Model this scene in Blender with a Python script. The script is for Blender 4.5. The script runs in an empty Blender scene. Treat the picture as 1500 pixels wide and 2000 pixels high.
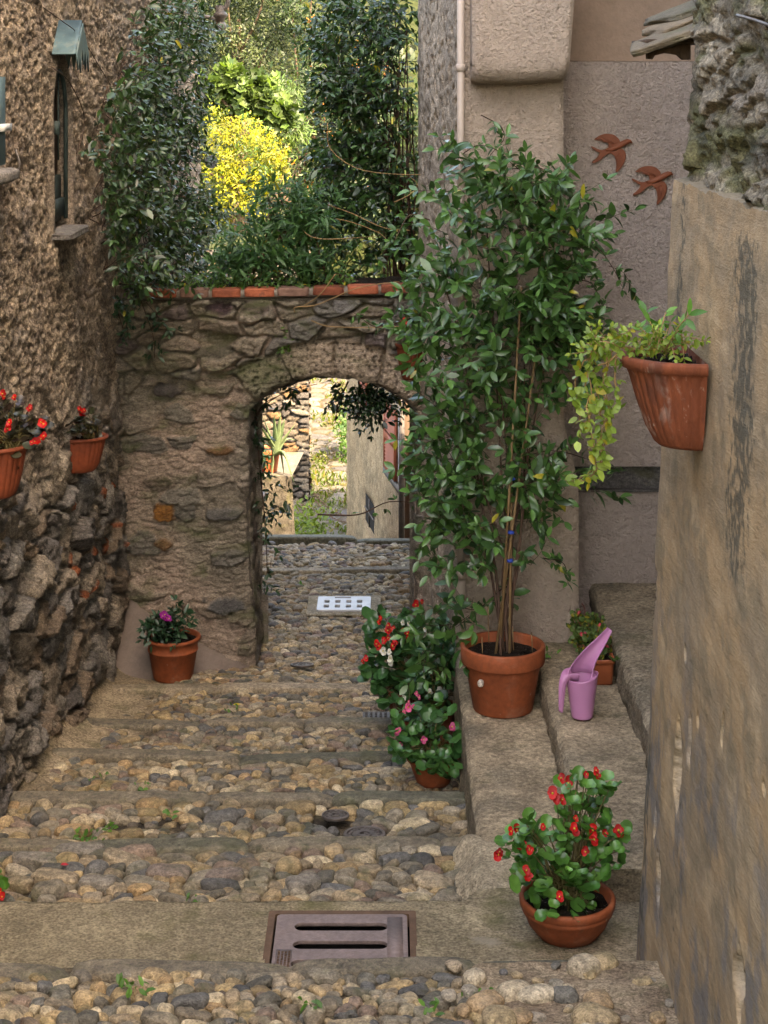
import bpy, math, random
import numpy as np
from mathutils import Vector, Matrix

# ------------------------------------------------------------------ camera, sky, sun
S = bpy.context.scene
COL = S.collection
ZC = 4.3            # camera height above the foot of the archway
FPX = 3400.0        # focal length in photograph pixels (1500 wide)
HY = 150.0          # horizon row of the photograph
cam = bpy.data.cameras.new("camera"); camo = bpy.data.objects.new("camera", cam); COL.objects.link(camo)
cam.sensor_fit = 'VERTICAL'; cam.sensor_height = 36; cam.lens = FPX/2000*36
cam.shift_y = -(1000-HY)/2000; cam.clip_end = 1000; cam.clip_start = 0.1
camo.location = (0, 0, ZC); camo.rotation_euler = (math.radians(90), 0, 0)
S.camera = camo
SUN_EL, SUN_AZ = math.radians(47), math.atan2(0.62, -0.785)      # towards the sun: right and behind the camera
W = bpy.data.worlds.new("World"); S.world = W; W.use_nodes = True
wn = W.node_tree.nodes; wl = W.node_tree.links
sky = wn.new('ShaderNodeTexSky'); sky.sky_type = 'NISHITA'; sky.sun_disc = False
sky.sun_elevation = SUN_EL; sky.sun_rotation = SUN_AZ
sky.dust_density = 2.5; sky.air_density = 1.0; sky.ozone_density = 0.6
bg = wn['Background']; bg.inputs['Strength'].default_value = 0.15
wl.new(sky.outputs[0], bg.inputs['Color'])
sl = bpy.data.lights.new("sun", 'SUN'); sl.energy = 2.0; sl.angle = math.radians(0.5); sl.color = (1.0, 0.93, 0.82)
so = bpy.data.objects.new("sun", sl); COL.objects.link(so)
sd = Vector((math.sin(SUN_AZ)*math.cos(SUN_EL), math.cos(SUN_AZ)*math.cos(SUN_EL), math.sin(SUN_EL)))
so.rotation_euler = sd.to_track_quat('Z', 'Y').to_euler(); so.location = (6, -6, 12)
S.view_settings.view_transform = 'Standard'; S.view_settings.look = 'None'
S.view_settings.exposure = 3.85; S.view_settings.gamma = 1
S.view_settings.use_white_balance = True; S.view_settings.white_balance_temperature = 8900; S.view_settings.white_balance_tint = 12   # white balance set for open shade
S.cycles.max_bounces = 7; S.cycles.diffuse_bounces = 4; S.cycles.glossy_bounces = 3
S.cycles.transmission_bounces = 4; S.cycles.transparent_max_bounces = 4
S.cycles.sample_clamp_indirect = 6

RNG = np.random.default_rng(7)
random.seed(7)
def at(px, py, d): return np.array(((px-750)*d/FPX, d, ZC-(py-HY)*d/FPX))
def lerp(a, b, t): return a+(b-a)*t
def sstep(a, b, x):
    t = np.clip((x-a)/(b-a), 0, 1); return t*t*(3-2*t)
def nrm(v): return v/np.maximum(np.linalg.norm(v, axis=-1, keepdims=True), 1e-9)

# ------------------------------------------------------------------ noise
def h2(ix, iy, s):
    n = (ix.astype(np.int64)*374761393+iy.astype(np.int64)*668265263+s*974634777) & 0xffffffff
    n = ((n ^ (n >> 13))*1274126177) & 0xffffffff
    n = ((n ^ (n >> 16))*2246822519) & 0xffffffff
    return ((n ^ (n >> 15)) & 0xffffff)/float(0x1000000)
def gn(x, y, s=0):
    x = np.asarray(x, float); y = np.asarray(y, float)
    ix = np.floor(x); iy = np.floor(y); fx = x-ix; fy = y-iy
    u = fx*fx*fx*(fx*(fx*6-15)+10); v = fy*fy*fy*(fy*(fy*6-15)+10)
    def g(dx, dy):
        a = h2(ix+dx, iy+dy, s)*2*np.pi
        return np.cos(a)*(fx-dx)+np.sin(a)*(fy-dy)
    return (lerp(lerp(g(0, 0), g(1, 0), u), lerp(g(0, 1), g(1, 1), u), v))*1.5
def fbm(x, y, s=0, o=4, gain=0.5):
    r = 0; a = 1; t = 0
    for i in range(o):
        r = r+a*gn(x*2**i, y*2**i, s+i*17); t += a; a *= gain
    return r/t
def worley(x, y, s=0, jit=0.9):
    ix = np.floor(x); iy = np.floor(y)
    f1 = np.full(x.shape, 9.); f2 = np.full(x.shape, 9.); idc = np.zeros(x.shape); cx = np.zeros(x.shape); cy = np.zeros(x.shape)
    for dx in (-1, 0, 1):
        for dy in (-1, 0, 1):
            jx = ix+dx; jy = iy+dy
            qx = jx+.5+(h2(jx, jy, s)-.5)*jit; qy = jy+.5+(h2(jx, jy, s+5)-.5)*jit
            d = np.hypot(x-qx, y-qy)
            n1 = d < f1
            f2 = np.where(n1, f1, np.minimum(f2, d))
            idc = np.where(n1, h2(jx, jy, s+11), idc)
            cx = np.where(n1, x-qx, cx); cy = np.where(n1, y-qy, cy)
            f1 = np.where(n1, d, f1)
    return f1, f2, idc, cx, cy
def pick(pal, r):
    pal = np.array(pal); return pal[np.clip((r*len(pal)).astype(int), 0, len(pal)-1)]

# ------------------------------------------------------------------ object helpers
def tag(o, label=None, cat=None, group=None, kind=None):
    if label: o['label'] = label
    if cat: o['category'] = cat
    if group: o['group'] = group
    if kind: o['kind'] = kind
    return o
def thing(name, loc, label, cat, group=None):
    o = bpy.data.objects.new(name, None); o.empty_display_size = .1; COL.objects.link(o); o.location = tuple(loc)
    return tag(o, label, cat, group)
def worldloc(o):
    v = np.zeros(3)
    while o is not None:
        v = v+np.array(o.location); o = o.parent
    return v
def make(name, V, F, mat, parent=None, tint=None, smooth=True, loc=None):
    """V (n,3) in world space; F: array (k,3|4) or list of such arrays"""
    V = np.asarray(V, float)
    off = worldloc(parent) if parent is not None else np.zeros(3)
    if loc is not None: loc = np.asarray(loc, float)
    me = bpy.data.meshes.new(name)
    if not isinstance(F, list): F = [F]
    F = [np.asarray(f, np.int32) for f in F if len(f)]
    loops = np.concatenate([f.ravel() for f in F])
    tot = np.concatenate([np.full(len(f), f.shape[1], np.int32) for f in F])
    st = np.concatenate([[0], np.cumsum(tot)[:-1]]).astype(np.int32)
    me.vertices.add(len(V)); me.loops.add(len(loops)); me.polygons.add(len(tot))
    base = off+(loc if loc is not None else 0)
    me.vertices.foreach_set('co', (V-base).astype(np.float32).ravel())
    me.loops.foreach_set('vertex_index', loops); me.polygons.foreach_set('loop_start', st); me.polygons.foreach_set('loop_total', tot)
    if smooth: me.polygons.foreach_set('use_smooth', np.ones(len(tot), bool))
    if tint is not None:
        c = np.ones((len(V), 4), np.float32); c[:, :3] = tint
        a = me.attributes.new('tint', 'FLOAT_COLOR', 'POINT'); a.data.foreach_set('color', c.ravel())
    me.update(calc_edges=True); me.validate()
    if mat: me.materials.append(mat)
    o = bpy.data.objects.new(name, me); COL.objects.link(o)
    if parent is not None: o.parent = parent
    if loc is not None: o.location = tuple(loc)
    return o
class MB:
    def __init__(s): s.V = []; s.F = []; s.T = []; s.n = 0
    def add(s, V, F, tint=None):
        V = np.asarray(V, float)
        for f in (F if isinstance(F, list) else [F]):
            if len(f): s.F.append(np.asarray(f, np.int32)+s.n)
        s.V.append(V); s.n += len(V)
        if tint is None: tint = (1, 1, 1)
        t = np.empty((len(V), 3)); t[:] = tint; s.T.append(t)
    def build(s, name, mat, parent=None, smooth=True, loc=None):
        return make(name, np.concatenate(s.V), s.F, mat, parent, np.concatenate(s.T), smooth, loc)
def grid_faces(nu, nv, wrap=False):
    i = np.arange(nu-1 if not wrap else nu); j = np.arange(nv-1)
    I, J = np.meshgrid(i, j, indexing='ij'); K = (I+1) % nu
    return np.stack([I*nv+J, K*nv+J, K*nv+J+1, I*nv+J+1], -1).reshape(-1, 4)
def box(lo, hi):
    a = np.array(lo, float); b = np.array(hi, float)
    V = np.array([[(a, b)[i][0], (a, b)[j][1], (a, b)[k][2]] for i in (0, 1) for j in (0, 1) for k in (0, 1)])
    return V, np.array([[0, 1, 3, 2], [4, 6, 7, 5], [0, 4, 5, 1], [2, 3, 7, 6], [0, 2, 6, 4], [1, 5, 7, 3]])
def lathe(prof, seg=48, c=(0, 0, 0), wob=0, fl=None):
    prof = np.array(prof, float); a = np.linspace(0, 2*np.pi, seg, endpoint=False)
    r = prof[:, 0][None]*(1+wob*np.sin(2*a+1)[:, None])
    V = np.stack([r*np.cos(a)[:, None], r*np.sin(a)[:, None], np.broadcast_to(prof[:, 1][None], r.shape)], -1).reshape(-1, 3)+np.array(c)
    return V, grid_faces(seg, len(prof), True)
def tube(P, R, seg=6, flat=1.0):
    P = np.asarray(P, float); n = len(P); R = np.broadcast_to(np.asarray(R, float), (n,))
    T = np.gradient(P, axis=0); T = nrm(T)
    up = np.array((0.13, 0.21, .97)); 
    A = np.cross(T, up); bad = np.linalg.norm(A, axis=1) < .15
    A[bad] = np.cross(T[bad], (1, 0, 0)); A = nrm(A); B = np.cross(T, A)
    a = np.linspace(0, 2*np.pi, seg, endpoint=False)
    V = P[:, None]+R[:, None, None]*(np.cos(a)[None, :, None]*A[:, None]+flat*np.sin(a)[None, :, None]*B[:, None])
    V = V.reshape(-1, 3); F = []
    i = np.arange(n-1); j = np.arange(seg); I, J = np.meshgrid(i, j, indexing='ij'); K = (J+1) % seg
    F = np.stack([I*seg+J, I*seg+K, (I+1)*seg+K, (I+1)*seg+J], -1).reshape(-1, 4)
    V = np.concatenate([V, P[:1], P[-1:]]); m = n*seg
    c1 = np.stack([np.full(seg, m), (np.arange(seg)+1) % seg, np.arange(seg)], -1)
    c2 = np.stack([np.full(seg, m+1), (n-1)*seg+np.arange(seg), (n-1)*seg+(np.arange(seg)+1) % seg], -1)
    return V, [F, c1, c2]
def spline(pts, n=16):
    P = np.array(pts, float); k = len(P)
    if k == 2: return P[0]+(P[1]-P[0])*np.linspace(0, 1, n)[:, None]
    Q = np.vstack([2*P[0]-P[1], P, 2*P[-1]-P[-2]]); out = []
    for t in np.linspace(0, k-1-1e-6, n):
        i = int(t); f = t-i; p0, p1, p2, p3 = Q[i:i+4]
        out.append(.5*((2*p1)+(-p0+p2)*f+(2*p0-5*p1+4*p2-p3)*f*f+(-p0+3*p1-3*p2+p3)*f**3))
    return np.array(out)
def ico(sub):
    t = (1+5**.5)/2
    V = [(-1, t, 0), (1, t, 0), (-1, -t, 0), (1, -t, 0), (0, -1, t), (0, 1, t), (0, -1, -t), (0, 1, -t), (t, 0, -1), (t, 0, 1), (-t, 0, -1), (-t, 0, 1)]
    F = [(0, 11, 5), (0, 5, 1), (0, 1, 7), (0, 7, 10), (0, 10, 11), (1, 5, 9), (5, 11, 4), (11, 10, 2), (10, 7, 6), (7, 1, 8), (3, 9, 4), (3, 4, 2), (3, 2, 6), (3, 6, 8), (3, 8, 9), (4, 9, 5), (2, 4, 11), (6, 2, 10), (8, 6, 7), (9, 8, 1)]
    V = [np.array(v)/np.linalg.norm(v) for v in V]
    for _ in range(sub):
        c = {}; G = []
        def mid(a, b):
            k = (min(a, b), max(a, b))
            if k not in c: m = V[a]+V[b]; V.append(m/np.linalg.norm(m)); c[k] = len(V)-1
            return c[k]
        for a, b, d in F:
            x, y, z = mid(a, b), mid(b, d), mid(d, a); G += [(a, x, z), (b, y, x), (d, z, y), (x, y, z)]
        F = G
    return np.array(V), np.array(F)
ICO = {i: ico(i) for i in (1, 2, 3)}
def stones(C, R, ang, e, rough, lvl, seed, tilt=0.0):
    """many pebbles at once: centres C (n,3), radii R (n,3), yaw, squareness e"""
    rng = np.random.default_rng(seed); n = len(C); N, F = ICO[lvl]; m = len(N)
    P = N[None]/((np.abs(N)[None]**e[:, None, None]).sum(-1)**(1/e[:, None]))[..., None]
    k = rng.normal(size=(n, 5, 3))*np.array([1.5, 2.2, 3.2, 4.5, 7.])[None, :, None]; ph = rng.uniform(0, 6.28, (n, 5))
    w = np.sin(np.einsum('mk,nfk->nmf', N, k)+ph[:, None])*np.array([1, .8, .5, .35, .22])
    P = P*(1+rough[:, None, None]*w.sum(-1)[..., None])
    P = P*R[:, None]
    tx = rng.normal(0, tilt, n)[:, None]; P[..., 2] += P[..., 0]*tx
    ca, sa = np.cos(ang)[:, None], np.sin(ang)[:, None]
    x = P[..., 0]*ca-P[..., 1]*sa; y = P[..., 0]*sa+P[..., 1]*ca
    P = np.stack([x, y, P[..., 2]], -1)+C[:, None]
    return P.reshape(-1, 3), (F[None]+(np.arange(n)*m)[:, None, None]).reshape(-1, 3), m
def flatshape(loops, thick, bevel=0, res=2):
    """filled 2-D outline with holes, extruded: verts in (x,y,z), z = 0 .. thick"""
    cu = bpy.data.curves.new('outline', 'CURVE'); cu.dimensions = '2D'; cu.fill_mode = 'BOTH'
    cu.extrude = thick/2-bevel; cu.bevel_depth = bevel; cu.bevel_resolution = res; cu.offset = -bevel
    for L in loops:
        sp = cu.splines.new('POLY'); sp.points.add(len(L)-1)
        for i, p in enumerate(L): sp.points[i].co = (p[0], p[1], 0, 1)
        sp.use_cyclic_u = True
    o = bpy.data.objects.new('outline', cu); COL.objects.link(o)
    dg = bpy.context.evaluated_depsgraph_get(); dg.update()
    me = bpy.data.meshes.new_from_object(o.evaluated_get(dg))
    V = np.empty(len(me.vertices)*3); me.vertices.foreach_get('co', V); V = V.reshape(-1, 3); V[:, 2] += thick/2
    T = [np.array([p.vertices[:] for p in me.polygons if len(p.vertices) == k]) for k in (3, 4)]
    bpy.data.objects.remove(o); bpy.data.curves.remove(cu); bpy.data.meshes.remove(me)
    return V, [t for t in T if len(t)]
def rrect(x0, y0, x1, y1, r, n=5):
    P = []
    for cx, cy, a0 in ((x1-r, y1-r, 0), (x0+r, y1-r, 90), (x0+r, y0+r, 180), (x1-r, y0+r, 270)):
        for i in range(n+1):
            a = math.radians(a0+90*i/n); P.append((cx+r*math.cos(a), cy+r*math.sin(a)))
    return P
def circ(r, n=32, c=(0, 0)): return [(c[0]+r*math.cos(6.2832*i/n), c[1]+r*math.sin(6.2832*i/n)) for i in range(n)]
def copy_tree(o, parent=None):
    c = o.copy(); COL.objects.link(c); c.parent = parent
    for ch in list(o.children): copy_tree(ch, c)
    return c

# ------------------------------------------------------------------ materials
def mat(name, base=(1, 1, 1), attr=False, rough=.85, var=(), bump=(), spec=.3, blotch=(), aniso=(1, 1, 1), trans=0, coat=0, metal=0, rvar=0, sss=0):
    """base colour (or the 'tint' attribute) with noise value variation, coloured blotches, and layered bump"""
    m = bpy.data.materials.new(name); m.use_nodes = True; nt = m.node_tree; N = nt.nodes; L = nt.links
    b = N['Principled BSDF']; tc = N.new('ShaderNodeTexCoord'); mp = N.new('ShaderNodeMapping'); mp.inputs['Scale'].default_value = aniso
    L.new(tc.outputs['Object'], mp.inputs['Vector']); vec = mp.outputs[0]
    if attr:
        a = N.new('ShaderNodeAttribute'); a.attribute_name = 'tint'; col = a.outputs['Color']
    else:
        c = N.new('ShaderNodeRGB'); c.outputs[0].default_value = (*base, 1); col = c.outputs[0]
    def noise(sc, det=4, rg=.55, dist=0):
        n = N.new('ShaderNodeTexNoise'); n.inputs['Scale'].default_value = sc; n.inputs['Detail'].default_value = det
        n.inputs['Roughness'].default_value = rg; n.inputs['Distortion'].default_value = dist; L.new(vec, n.inputs['Vector']); return n.outputs['Fac']
    gsc = N.new('ShaderNodeVectorMath'); gsc.operation = 'SCALE'; gsc.inputs['Scale'].default_value = ALB; L.new(col, gsc.inputs[0]); col = gsc.outputs[0]
    for sc, amt in var:
        mr = N.new('ShaderNodeMapRange'); mr.inputs['From Min'].default_value = .3; mr.inputs['From Max'].default_value = .7
        mr.inputs['To Min'].default_value = 1-amt; mr.inputs['To Max'].default_value = 1+amt; L.new(noise(sc), mr.inputs['Value'])
        mx = N.new('ShaderNodeVectorMath'); mx.operation = 'SCALE'; L.new(col, mx.inputs[0]); L.new(mr.outputs[0], mx.inputs['Scale']); col = mx.outputs[0]
    for sc, lo, hi, c, amt in blotch:
        c = tuple(ALB*q for q in c)
        mr = N.new('ShaderNodeMapRange'); mr.inputs['From Min'].default_value = lo; mr.inputs['From Max'].default_value = hi
        mr.inputs['To Max'].default_value = amt; L.new(noise(sc, 6, .62, .4), mr.inputs['Value'])
        mx = N.new('ShaderNodeMix'); mx.data_type = 'RGBA'; L.new(mr.outputs[0], mx.inputs['Factor']); L.new(col, mx.inputs[6]); mx.inputs[7].default_value = (*c, 1); col = mx.outputs[2]
    L.new(col, b.inputs['Base Color']); b.inputs['Roughness'].default_value = rough; b.inputs['Specular IOR Level'].default_value = spec
    b.inputs['Metallic'].default_value = metal; b.inputs['Coat Weight'].default_value = coat; b.inputs['Coat Roughness'].default_value = .25
    if rvar:
        mr = N.new('ShaderNodeMapRange'); mr.inputs['To Min'].default_value = rough-rvar; mr.inputs['To Max'].default_value = rough+rvar
        L.new(noise(18), mr.inputs['Value']); L.new(mr.outputs[0], b.inputs['Roughness'])
    last = None
    for k in bump:
        sc, dist = k[:2]; kind = k[2] if len(k) > 2 else 'n'
        bp = N.new('ShaderNodeBump'); bp.inputs['Distance'].default_value = dist; bp.inputs['Strength'].default_value = 1
        if kind == 'v':
            v = N.new('ShaderNodeTexVoronoi'); v.inputs['Scale'].default_value = sc; L.new(vec, v.inputs['Vector']); L.new(v.outputs['Distance'], bp.inputs['Height'])
        else: L.new(noise(sc, 5, .6), bp.inputs['Height'])
        if last: L.new(last, bp.inputs['Normal'])
        last = bp.outputs[0]
    if last: L.new(last, b.inputs['Normal'])
    if trans:
        t = N.new('ShaderNodeBsdfTranslucent'); sc_ = N.new('ShaderNodeVectorMath'); sc_.operation = 'MULTIPLY'; sc_.inputs[1].default_value = (1.6, 1.7, .6)
        L.new(col, sc_.inputs[0]); L.new(sc_.outputs[0], t.inputs['Color']); ms = N.new('ShaderNodeMixShader'); ms.inputs[0].default_value = trans
        L.new(b.outputs[0], ms.inputs[1]); L.new(t.outputs[0], ms.inputs[2]); L.new(ms.outputs[0], N['Material Output'].inputs['Surface'])
    return m
M = {}; ALB = .70      # one scale for all base colours, so that bounced light stays weak in the joints
M['pebble'] = mat('pebble', attr=True, rough=.7, var=((9, .3), (45, .45), (150, .4)), bump=((45, .012), (150, .006)), spec=.35, blotch=((5, .56, .72, (.10, .11, .035), .55), (3.2, .58, .72, (.42, .33, .22), .45), (7, .56, .70, (.075, .078, .035), .7), (40, .6, .75, (.06, .05, .035), .6)))
M['bed'] = mat('bed', attr=True, rough=.95, var=((6, .25), (60, .5), (140, .4)), bump=((40, .012), (160, .006)), spec=.15, blotch=((4, .55, .7, (.09, .095, .035), .6),))
M['concrete'] = mat('concrete', attr=True, rough=.92, var=((4, .2), (28, .25), (90, .5)), bump=((30, .016), (120, .014)), spec=.2, blotch=((3, .54, .68, (.17, .16, .055), .75), (2.1, .62, .68, (.55, .46, .34), .8), (95, .64, .72, (.07, .065, .055), .7)))
M['slab'] = mat('slab', attr=True, rough=.88, var=((5, .3), (40, .4), (120, .35)), bump=((14, .03), (60, .018), (180, .008)), spec=.25, aniso=(1, 1, 1.4), blotch=((4, .56, .7, (.13, .125, .06), .7), (7, .6, .7, (.45, .37, .26), .5)))
M['rubble'] = mat('rubble', attr=True, rough=.9, var=((7, .2), (50, .45), (140, .45)), bump=((28, .03), (90, .02), (240, .01)), spec=.22)
M['schist'] = mat('schist', attr=True, rough=.82, var=((9, .25), (60, .42), (160, .3)), bump=((22, .025), (80, .018), (220, .008)), spec=.28, aniso=(1, 1, 2.0), blotch=((3.1, .52, .68, (.14, .16, .055), .75),))
M['stucco'] = mat('stucco', (.72, .56, .44), rough=.93, var=((2.0, .08), (25, .1)), bump=((26, .05), (60, .035)), spec=.15, blotch=((1.3, .55, .75, (.62, .49, .39), .6),))
M['stucco_dark'] = mat('stucco_dark', (.38, .265, .195), rough=.93, var=((2, .12), (30, .08)), bump=((55, .005),), spec=.15)
M['niche'] = mat('niche', (.62, .50, .43), rough=.93, var=((1.6, .10), (30, .1)), bump=((24, .035), (70, .026)), spec=.15, blotch=((1.1, .5, .7, (.55, .43, .36), .6),))
M['bounce_stucco'] = mat('bounce_stucco', (.62, .54, .44), rough=.95, var=((2, .1),), bump=((40, .006),), spec=.1)  # only on unseen house masses; made pale to bounce light into the alley
M['roughcast'] = mat('roughcast', attr=True, rough=.93, var=((3, .15), (40, .35), (110, .35)), bump=((45, .02), (110, .015)), spec=.15)
M['plaster'] = mat('plaster', attr=True, rough=.9, var=((2.5, .14), (30, .08), (80, .08)), bump=((5, .012), (110, .003)), spec=.25, aniso=(1, .4, 1.5))
M['terracotta'] = mat('terracotta', (.33, .080, .027), rough=.72, var=((5, .25), (40, .12)), bump=((60, .002),), spec=.3, blotch=((5, .56, .74, (.44, .24, .16), .6), (9, .56, .72, (.17, .055, .03), .6), (26, .66, .74, (.5, .36, .28), .5)))
M['terracotta_old'] = mat('terracotta_old', (.22, .058, .024), rough=.8, var=((5, .3), (30, .15)), bump=((40, .005),), spec=.25, aniso=(1.6, 1.6, .6), blotch=((9, .55, .68, (.46, .34, .28), .6), (6, .5, .66, (.10, .035, .022), .7), (30, .62, .7, (.5, .4, .33), .5)))
M['terracotta_red'] = mat('terracotta_red', (.20, .042, .015), rough=.7, var=((5, .3), (40, .12)), bump=((60, .002),), spec=.3, blotch=((6, .58, .72, (.09, .03, .018), .6),))
M['terra_orange'] = mat('terra_orange', (.45, .115, .042), rough=.5, var=((5, .15),), bump=((60, .001),), spec=.4)
M['swallow'] = mat('swallow', (.24, .065, .026), rough=.6, var=((12, .2),), bump=((50, .002),), spec=.35)
M['soil'] = mat('soil', (.028, .02, .014), rough=1, var=((30, .4),), bump=((45, .03), (140, .012)), spec=.1, blotch=((80, .64, .67, (.5, .46, .4), .9),))
M['bark'] = mat('bark', (.12, .075, .045), rough=.9, var=((25, .3),), bump=((40, .006),))
M['vine'] = mat('vine', (.085, .045, .028), rough=.85, var=((25, .3),))
M['shoot'] = mat('shoot', (.33, .20, .085), rough=.7, var=((15, .25),))
M['cane'] = mat('cane', (.24, .145, .065), rough=.7, var=((18, .25),))
M['tie'] = mat('tie', (.02, .07, .45), rough=.4)
M['leaf'] = mat('leaf', attr=True, rough=.36, spec=.5, trans=.16, var=((40, .15),), rvar=.08)
M['leaf_soft'] = mat('leaf_soft', attr=True, rough=.5, spec=.4, trans=.3, var=((30, .15),))
M['leaf_far'] = mat('leaf_far', attr=True, rough=.5, spec=.35, trans=.3)
M['petal'] = mat('petal', attr=True, rough=.5, spec=.3, trans=.25)
M['iron'] = mat('iron', (.16, .135, .12), rough=.55, metal=.5, var=((14, .35),), bump=((50, .003),), blotch=((9, .58, .7, (.12, .06, .03), .6),))
M['cast'] = mat('cast', (.25, .185, .165), rough=.6, metal=.25, var=((7, .12), (60, .2)), bump=((110, .003), (20, .003)), spec=.4, blotch=((3, .58, .72, (.20, .125, .09), .6),))
M['rust'] = mat('rust', (.13, .075, .045), rough=.85, var=((14, .3),), bump=((70, .004),))
M['white_metal'] = mat('white_metal', (.70, .68, .68), rough=.45, metal=.2, var=((9, .08),), bump=((90, .0015),), blotch=((7, .6, .75, (.45, .36, .28), .5),))
M['black'] = mat('black', (.012, .010, .009), rough=.9)
M['pink'] = mat('pink', (.62, .26, .46), rough=.38, spec=.45, var=((6, .05),), blotch=((7, .62, .8, (.45, .22, .30), .4),))
M['brick'] = mat('brick', attr=True, rough=.85, var=((12, .25), (60, .15)), bump=((40, .006), (140, .003)), blotch=((9, .6, .72, (.08, .07, .055), .7),))
M['pipe'] = mat('pipe', (.50, .40, .325), rough=.5, spec=.4, var=((4, .06),), blotch=((5, .62, .75, (.36, .27, .2), .4),))
M['hood'] = mat('hood', (.115, .19, .195), rough=.55, metal=.2, var=((12, .2),), blotch=((11, .52, .68, (.36, .36, .27), .5), (20, .62, .7, (.2, .1, .05), .6)))
M['oldwood'] = mat('oldwood', (.085, .052, .033), rough=.85, var=((10, .3),), bump=((30, .006),), aniso=(3, 3, .5))
M['board'] = mat('board', (.035, .055, .050), rough=.65, var=((10, .3),), bump=((30, .003),), blotch=((12, .6, .7, (.10, .13, .12), .6),))
M['timber'] = mat('timber', (.17, .15, .13), rough=.9, var=((8, .25),), bump=((25, .006),), aniso=(.5, 3, 3))
M['shutter'] = mat('shutter', (.30, .075, .035), rough=.55, var=((6, .15),))
M['white'] = mat('white', (.75, .73, .68), rough=.7, var=((8, .1),))
M['greysign'] = mat('greysign', (.16, .17, .20), rough=.5, var=((12, .1),))
M['flag'] = mat('flag', attr=True, rough=.9, var=((4, .2), (30, .25)), bump=((20, .02), (80, .008)), spec=.15)
M['terrain'] = mat('terrain', (.035, .042, .014), rough=1, var=((.7, .3), (5, .3)), bump=((3, .05),), spec=.1)
M['slate'] = mat('slate', attr=True, rough=.85, var=((8, .25), (50, .25)), bump=((25, .012), (90, .006)), aniso=(1, 1, 3), blotch=((6, .52, .66, (.10, .11, .05), .6),))

# ------------------------------------------------------------------ ground profile of the stepped alley
EDGES = [3.8, 4.9, 6.0, 6.94, 7.8, 8.64, 9.55, 10.43, 11.5, 12.6, 15.55, 16.85]
TREADS = [(-4, 1.2, 1.60, 1.72), (1.2, 2.6, 2.05, 2.15), (2.6, 3.8, 2.42, 2.5), (3.8, 4.9, 2.70, 2.79), (4.9, 6.0, 2.97, 3.06), (6.0, 6.94, 3.25, 3.28), (6.94, 7.8, 3.39, 3.44), (7.8, 8.64, 3.53, 3.58),
          (8.64, 9.55, 3.67, 3.73), (9.55, 10.43, 3.82, 3.88), (10.43, 11.5, 3.97, 4.05), (11.5, 12.6, 4.10, 4.28), (12.6, 15.55, 4.29, 4.42), (15.55, 16.9, 4.45, 4.50), (16.9, 20, 4.95, 5.85), (20, 24, 6.1, 7.2), (24, 27, 7.35, 8.05), (27, 31, 8.05, 8.3), (31, 46, 8.3, 7.75), (46, 60, 7.75, 7.6)]
PY, PZ = [], []
for a, b, h0, h1 in TREADS:
    PY += [a+.004, b]; PZ += [ZC-h0, ZC-h1]
def zg(y): return np.interp(y, PY, PZ)

# ================================================================== SETTING: ground, pavement
ys = np.concatenate([np.linspace(-60, -4, 8), np.linspace(-3, 16.8, 28), np.linspace(17.1, 60, 50), np.linspace(65, 400, 30)])
xs = np.concatenate([np.linspace(-300, -8, 14), np.linspace(-6, 6, 25), np.linspace(8, 300, 14)])
X, Y = np.meshgrid(xs, ys, indexing='ij')
Z = zg(np.clip(Y, -4, 60))-.25+np.maximum(Y-48, 0)*.5*sstep(48, 56, Y)
Z = np.where(Y > 110, ZC-7.6-.25+.5*62+(Y-110)*.02, Z)
make('ground', np.stack([X, Y, Z], -1).reshape(-1, 3), grid_faces(len(xs), len(ys)), M['terrain'])['kind'] = 'structure'

xs = np.arange(-2.15, .60, .02); ys = np.concatenate([np.arange(4.0, 12.6, .018), np.arange(12.6, 16.95, .025)])
X, Y = np.meshgrid(xs, ys, indexing='ij')
Z = zg(Y)+fbm(X*3, Y*3, 3)*.012+fbm(X*14, Y*14, 8)*.006-.006
wallx = np.where(Y < 12.6, -1.92, -1.95)
Z += .16*np.exp(-np.maximum(X-wallx, 0)/.10)*sstep(8.2, 9.5, Y)*(Y < 12.7)
Z = np.where((X > -.46) & (X < .14) & (Y > 6.27) & (Y < 6.83), Z-.40, Z); Z = np.where((np.abs(X+.381) < .24) & (np.abs(Y-16.6) < .30) & False, Z-.1, Z)
sand = np.array((.33, .255, .165)); dirt = np.array((.12, .092, .062)); grey = np.array((.22, .19, .155))
t = sstep(-.25, .3, fbm(X*1.7, Y*1.7, 21))[..., None]
t = np.clip(t*.55+sstep(-1.25, -1.65, X+.15*gn(X*3, Y*3, 6))[..., None]*sstep(8.9, 9.6, Y)[..., None], 0, 1)
Z = Z-.010*(1-t[..., 0])
col = lerp(lerp(dirt*.50, sand*1.35, t), grey*.8, (sstep(.1, .5, fbm(X*2.3+9, Y*2.3, 31))*.5)[..., None])
make('pavement_bed', np.stack([X, Y, Z], -1).reshape(-1, 3), grid_faces(len(xs), len(ys)), M['bed'], tint=col.reshape(-1, 3))['kind'] = 'structure'

# pebbles, laid in irregular rows across the alley
PAL = [(.44, .32, .185), (.35, .27, .18), (.25, .215, .165), (.14, .135, .13), (.24, .17, .13), (.44, .32, .17), (.54, .44, .30), (.31, .25, .18), (.17, .155, .125), (.39, .26, .14), (.48, .38, .25), (.35, .295, .22), (.40, .29, .16)]
PALF = [(.50, .39, .25), (.44, .34, .22), (.36, .285, .20), (.26, .225, .18), (.15, .14, .135), (.27, .19, .16), (.44, .33, .19), (.52, .44, .33), (.31, .25, .19), (.36, .24, .14), (.46, .38, .27)]
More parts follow.
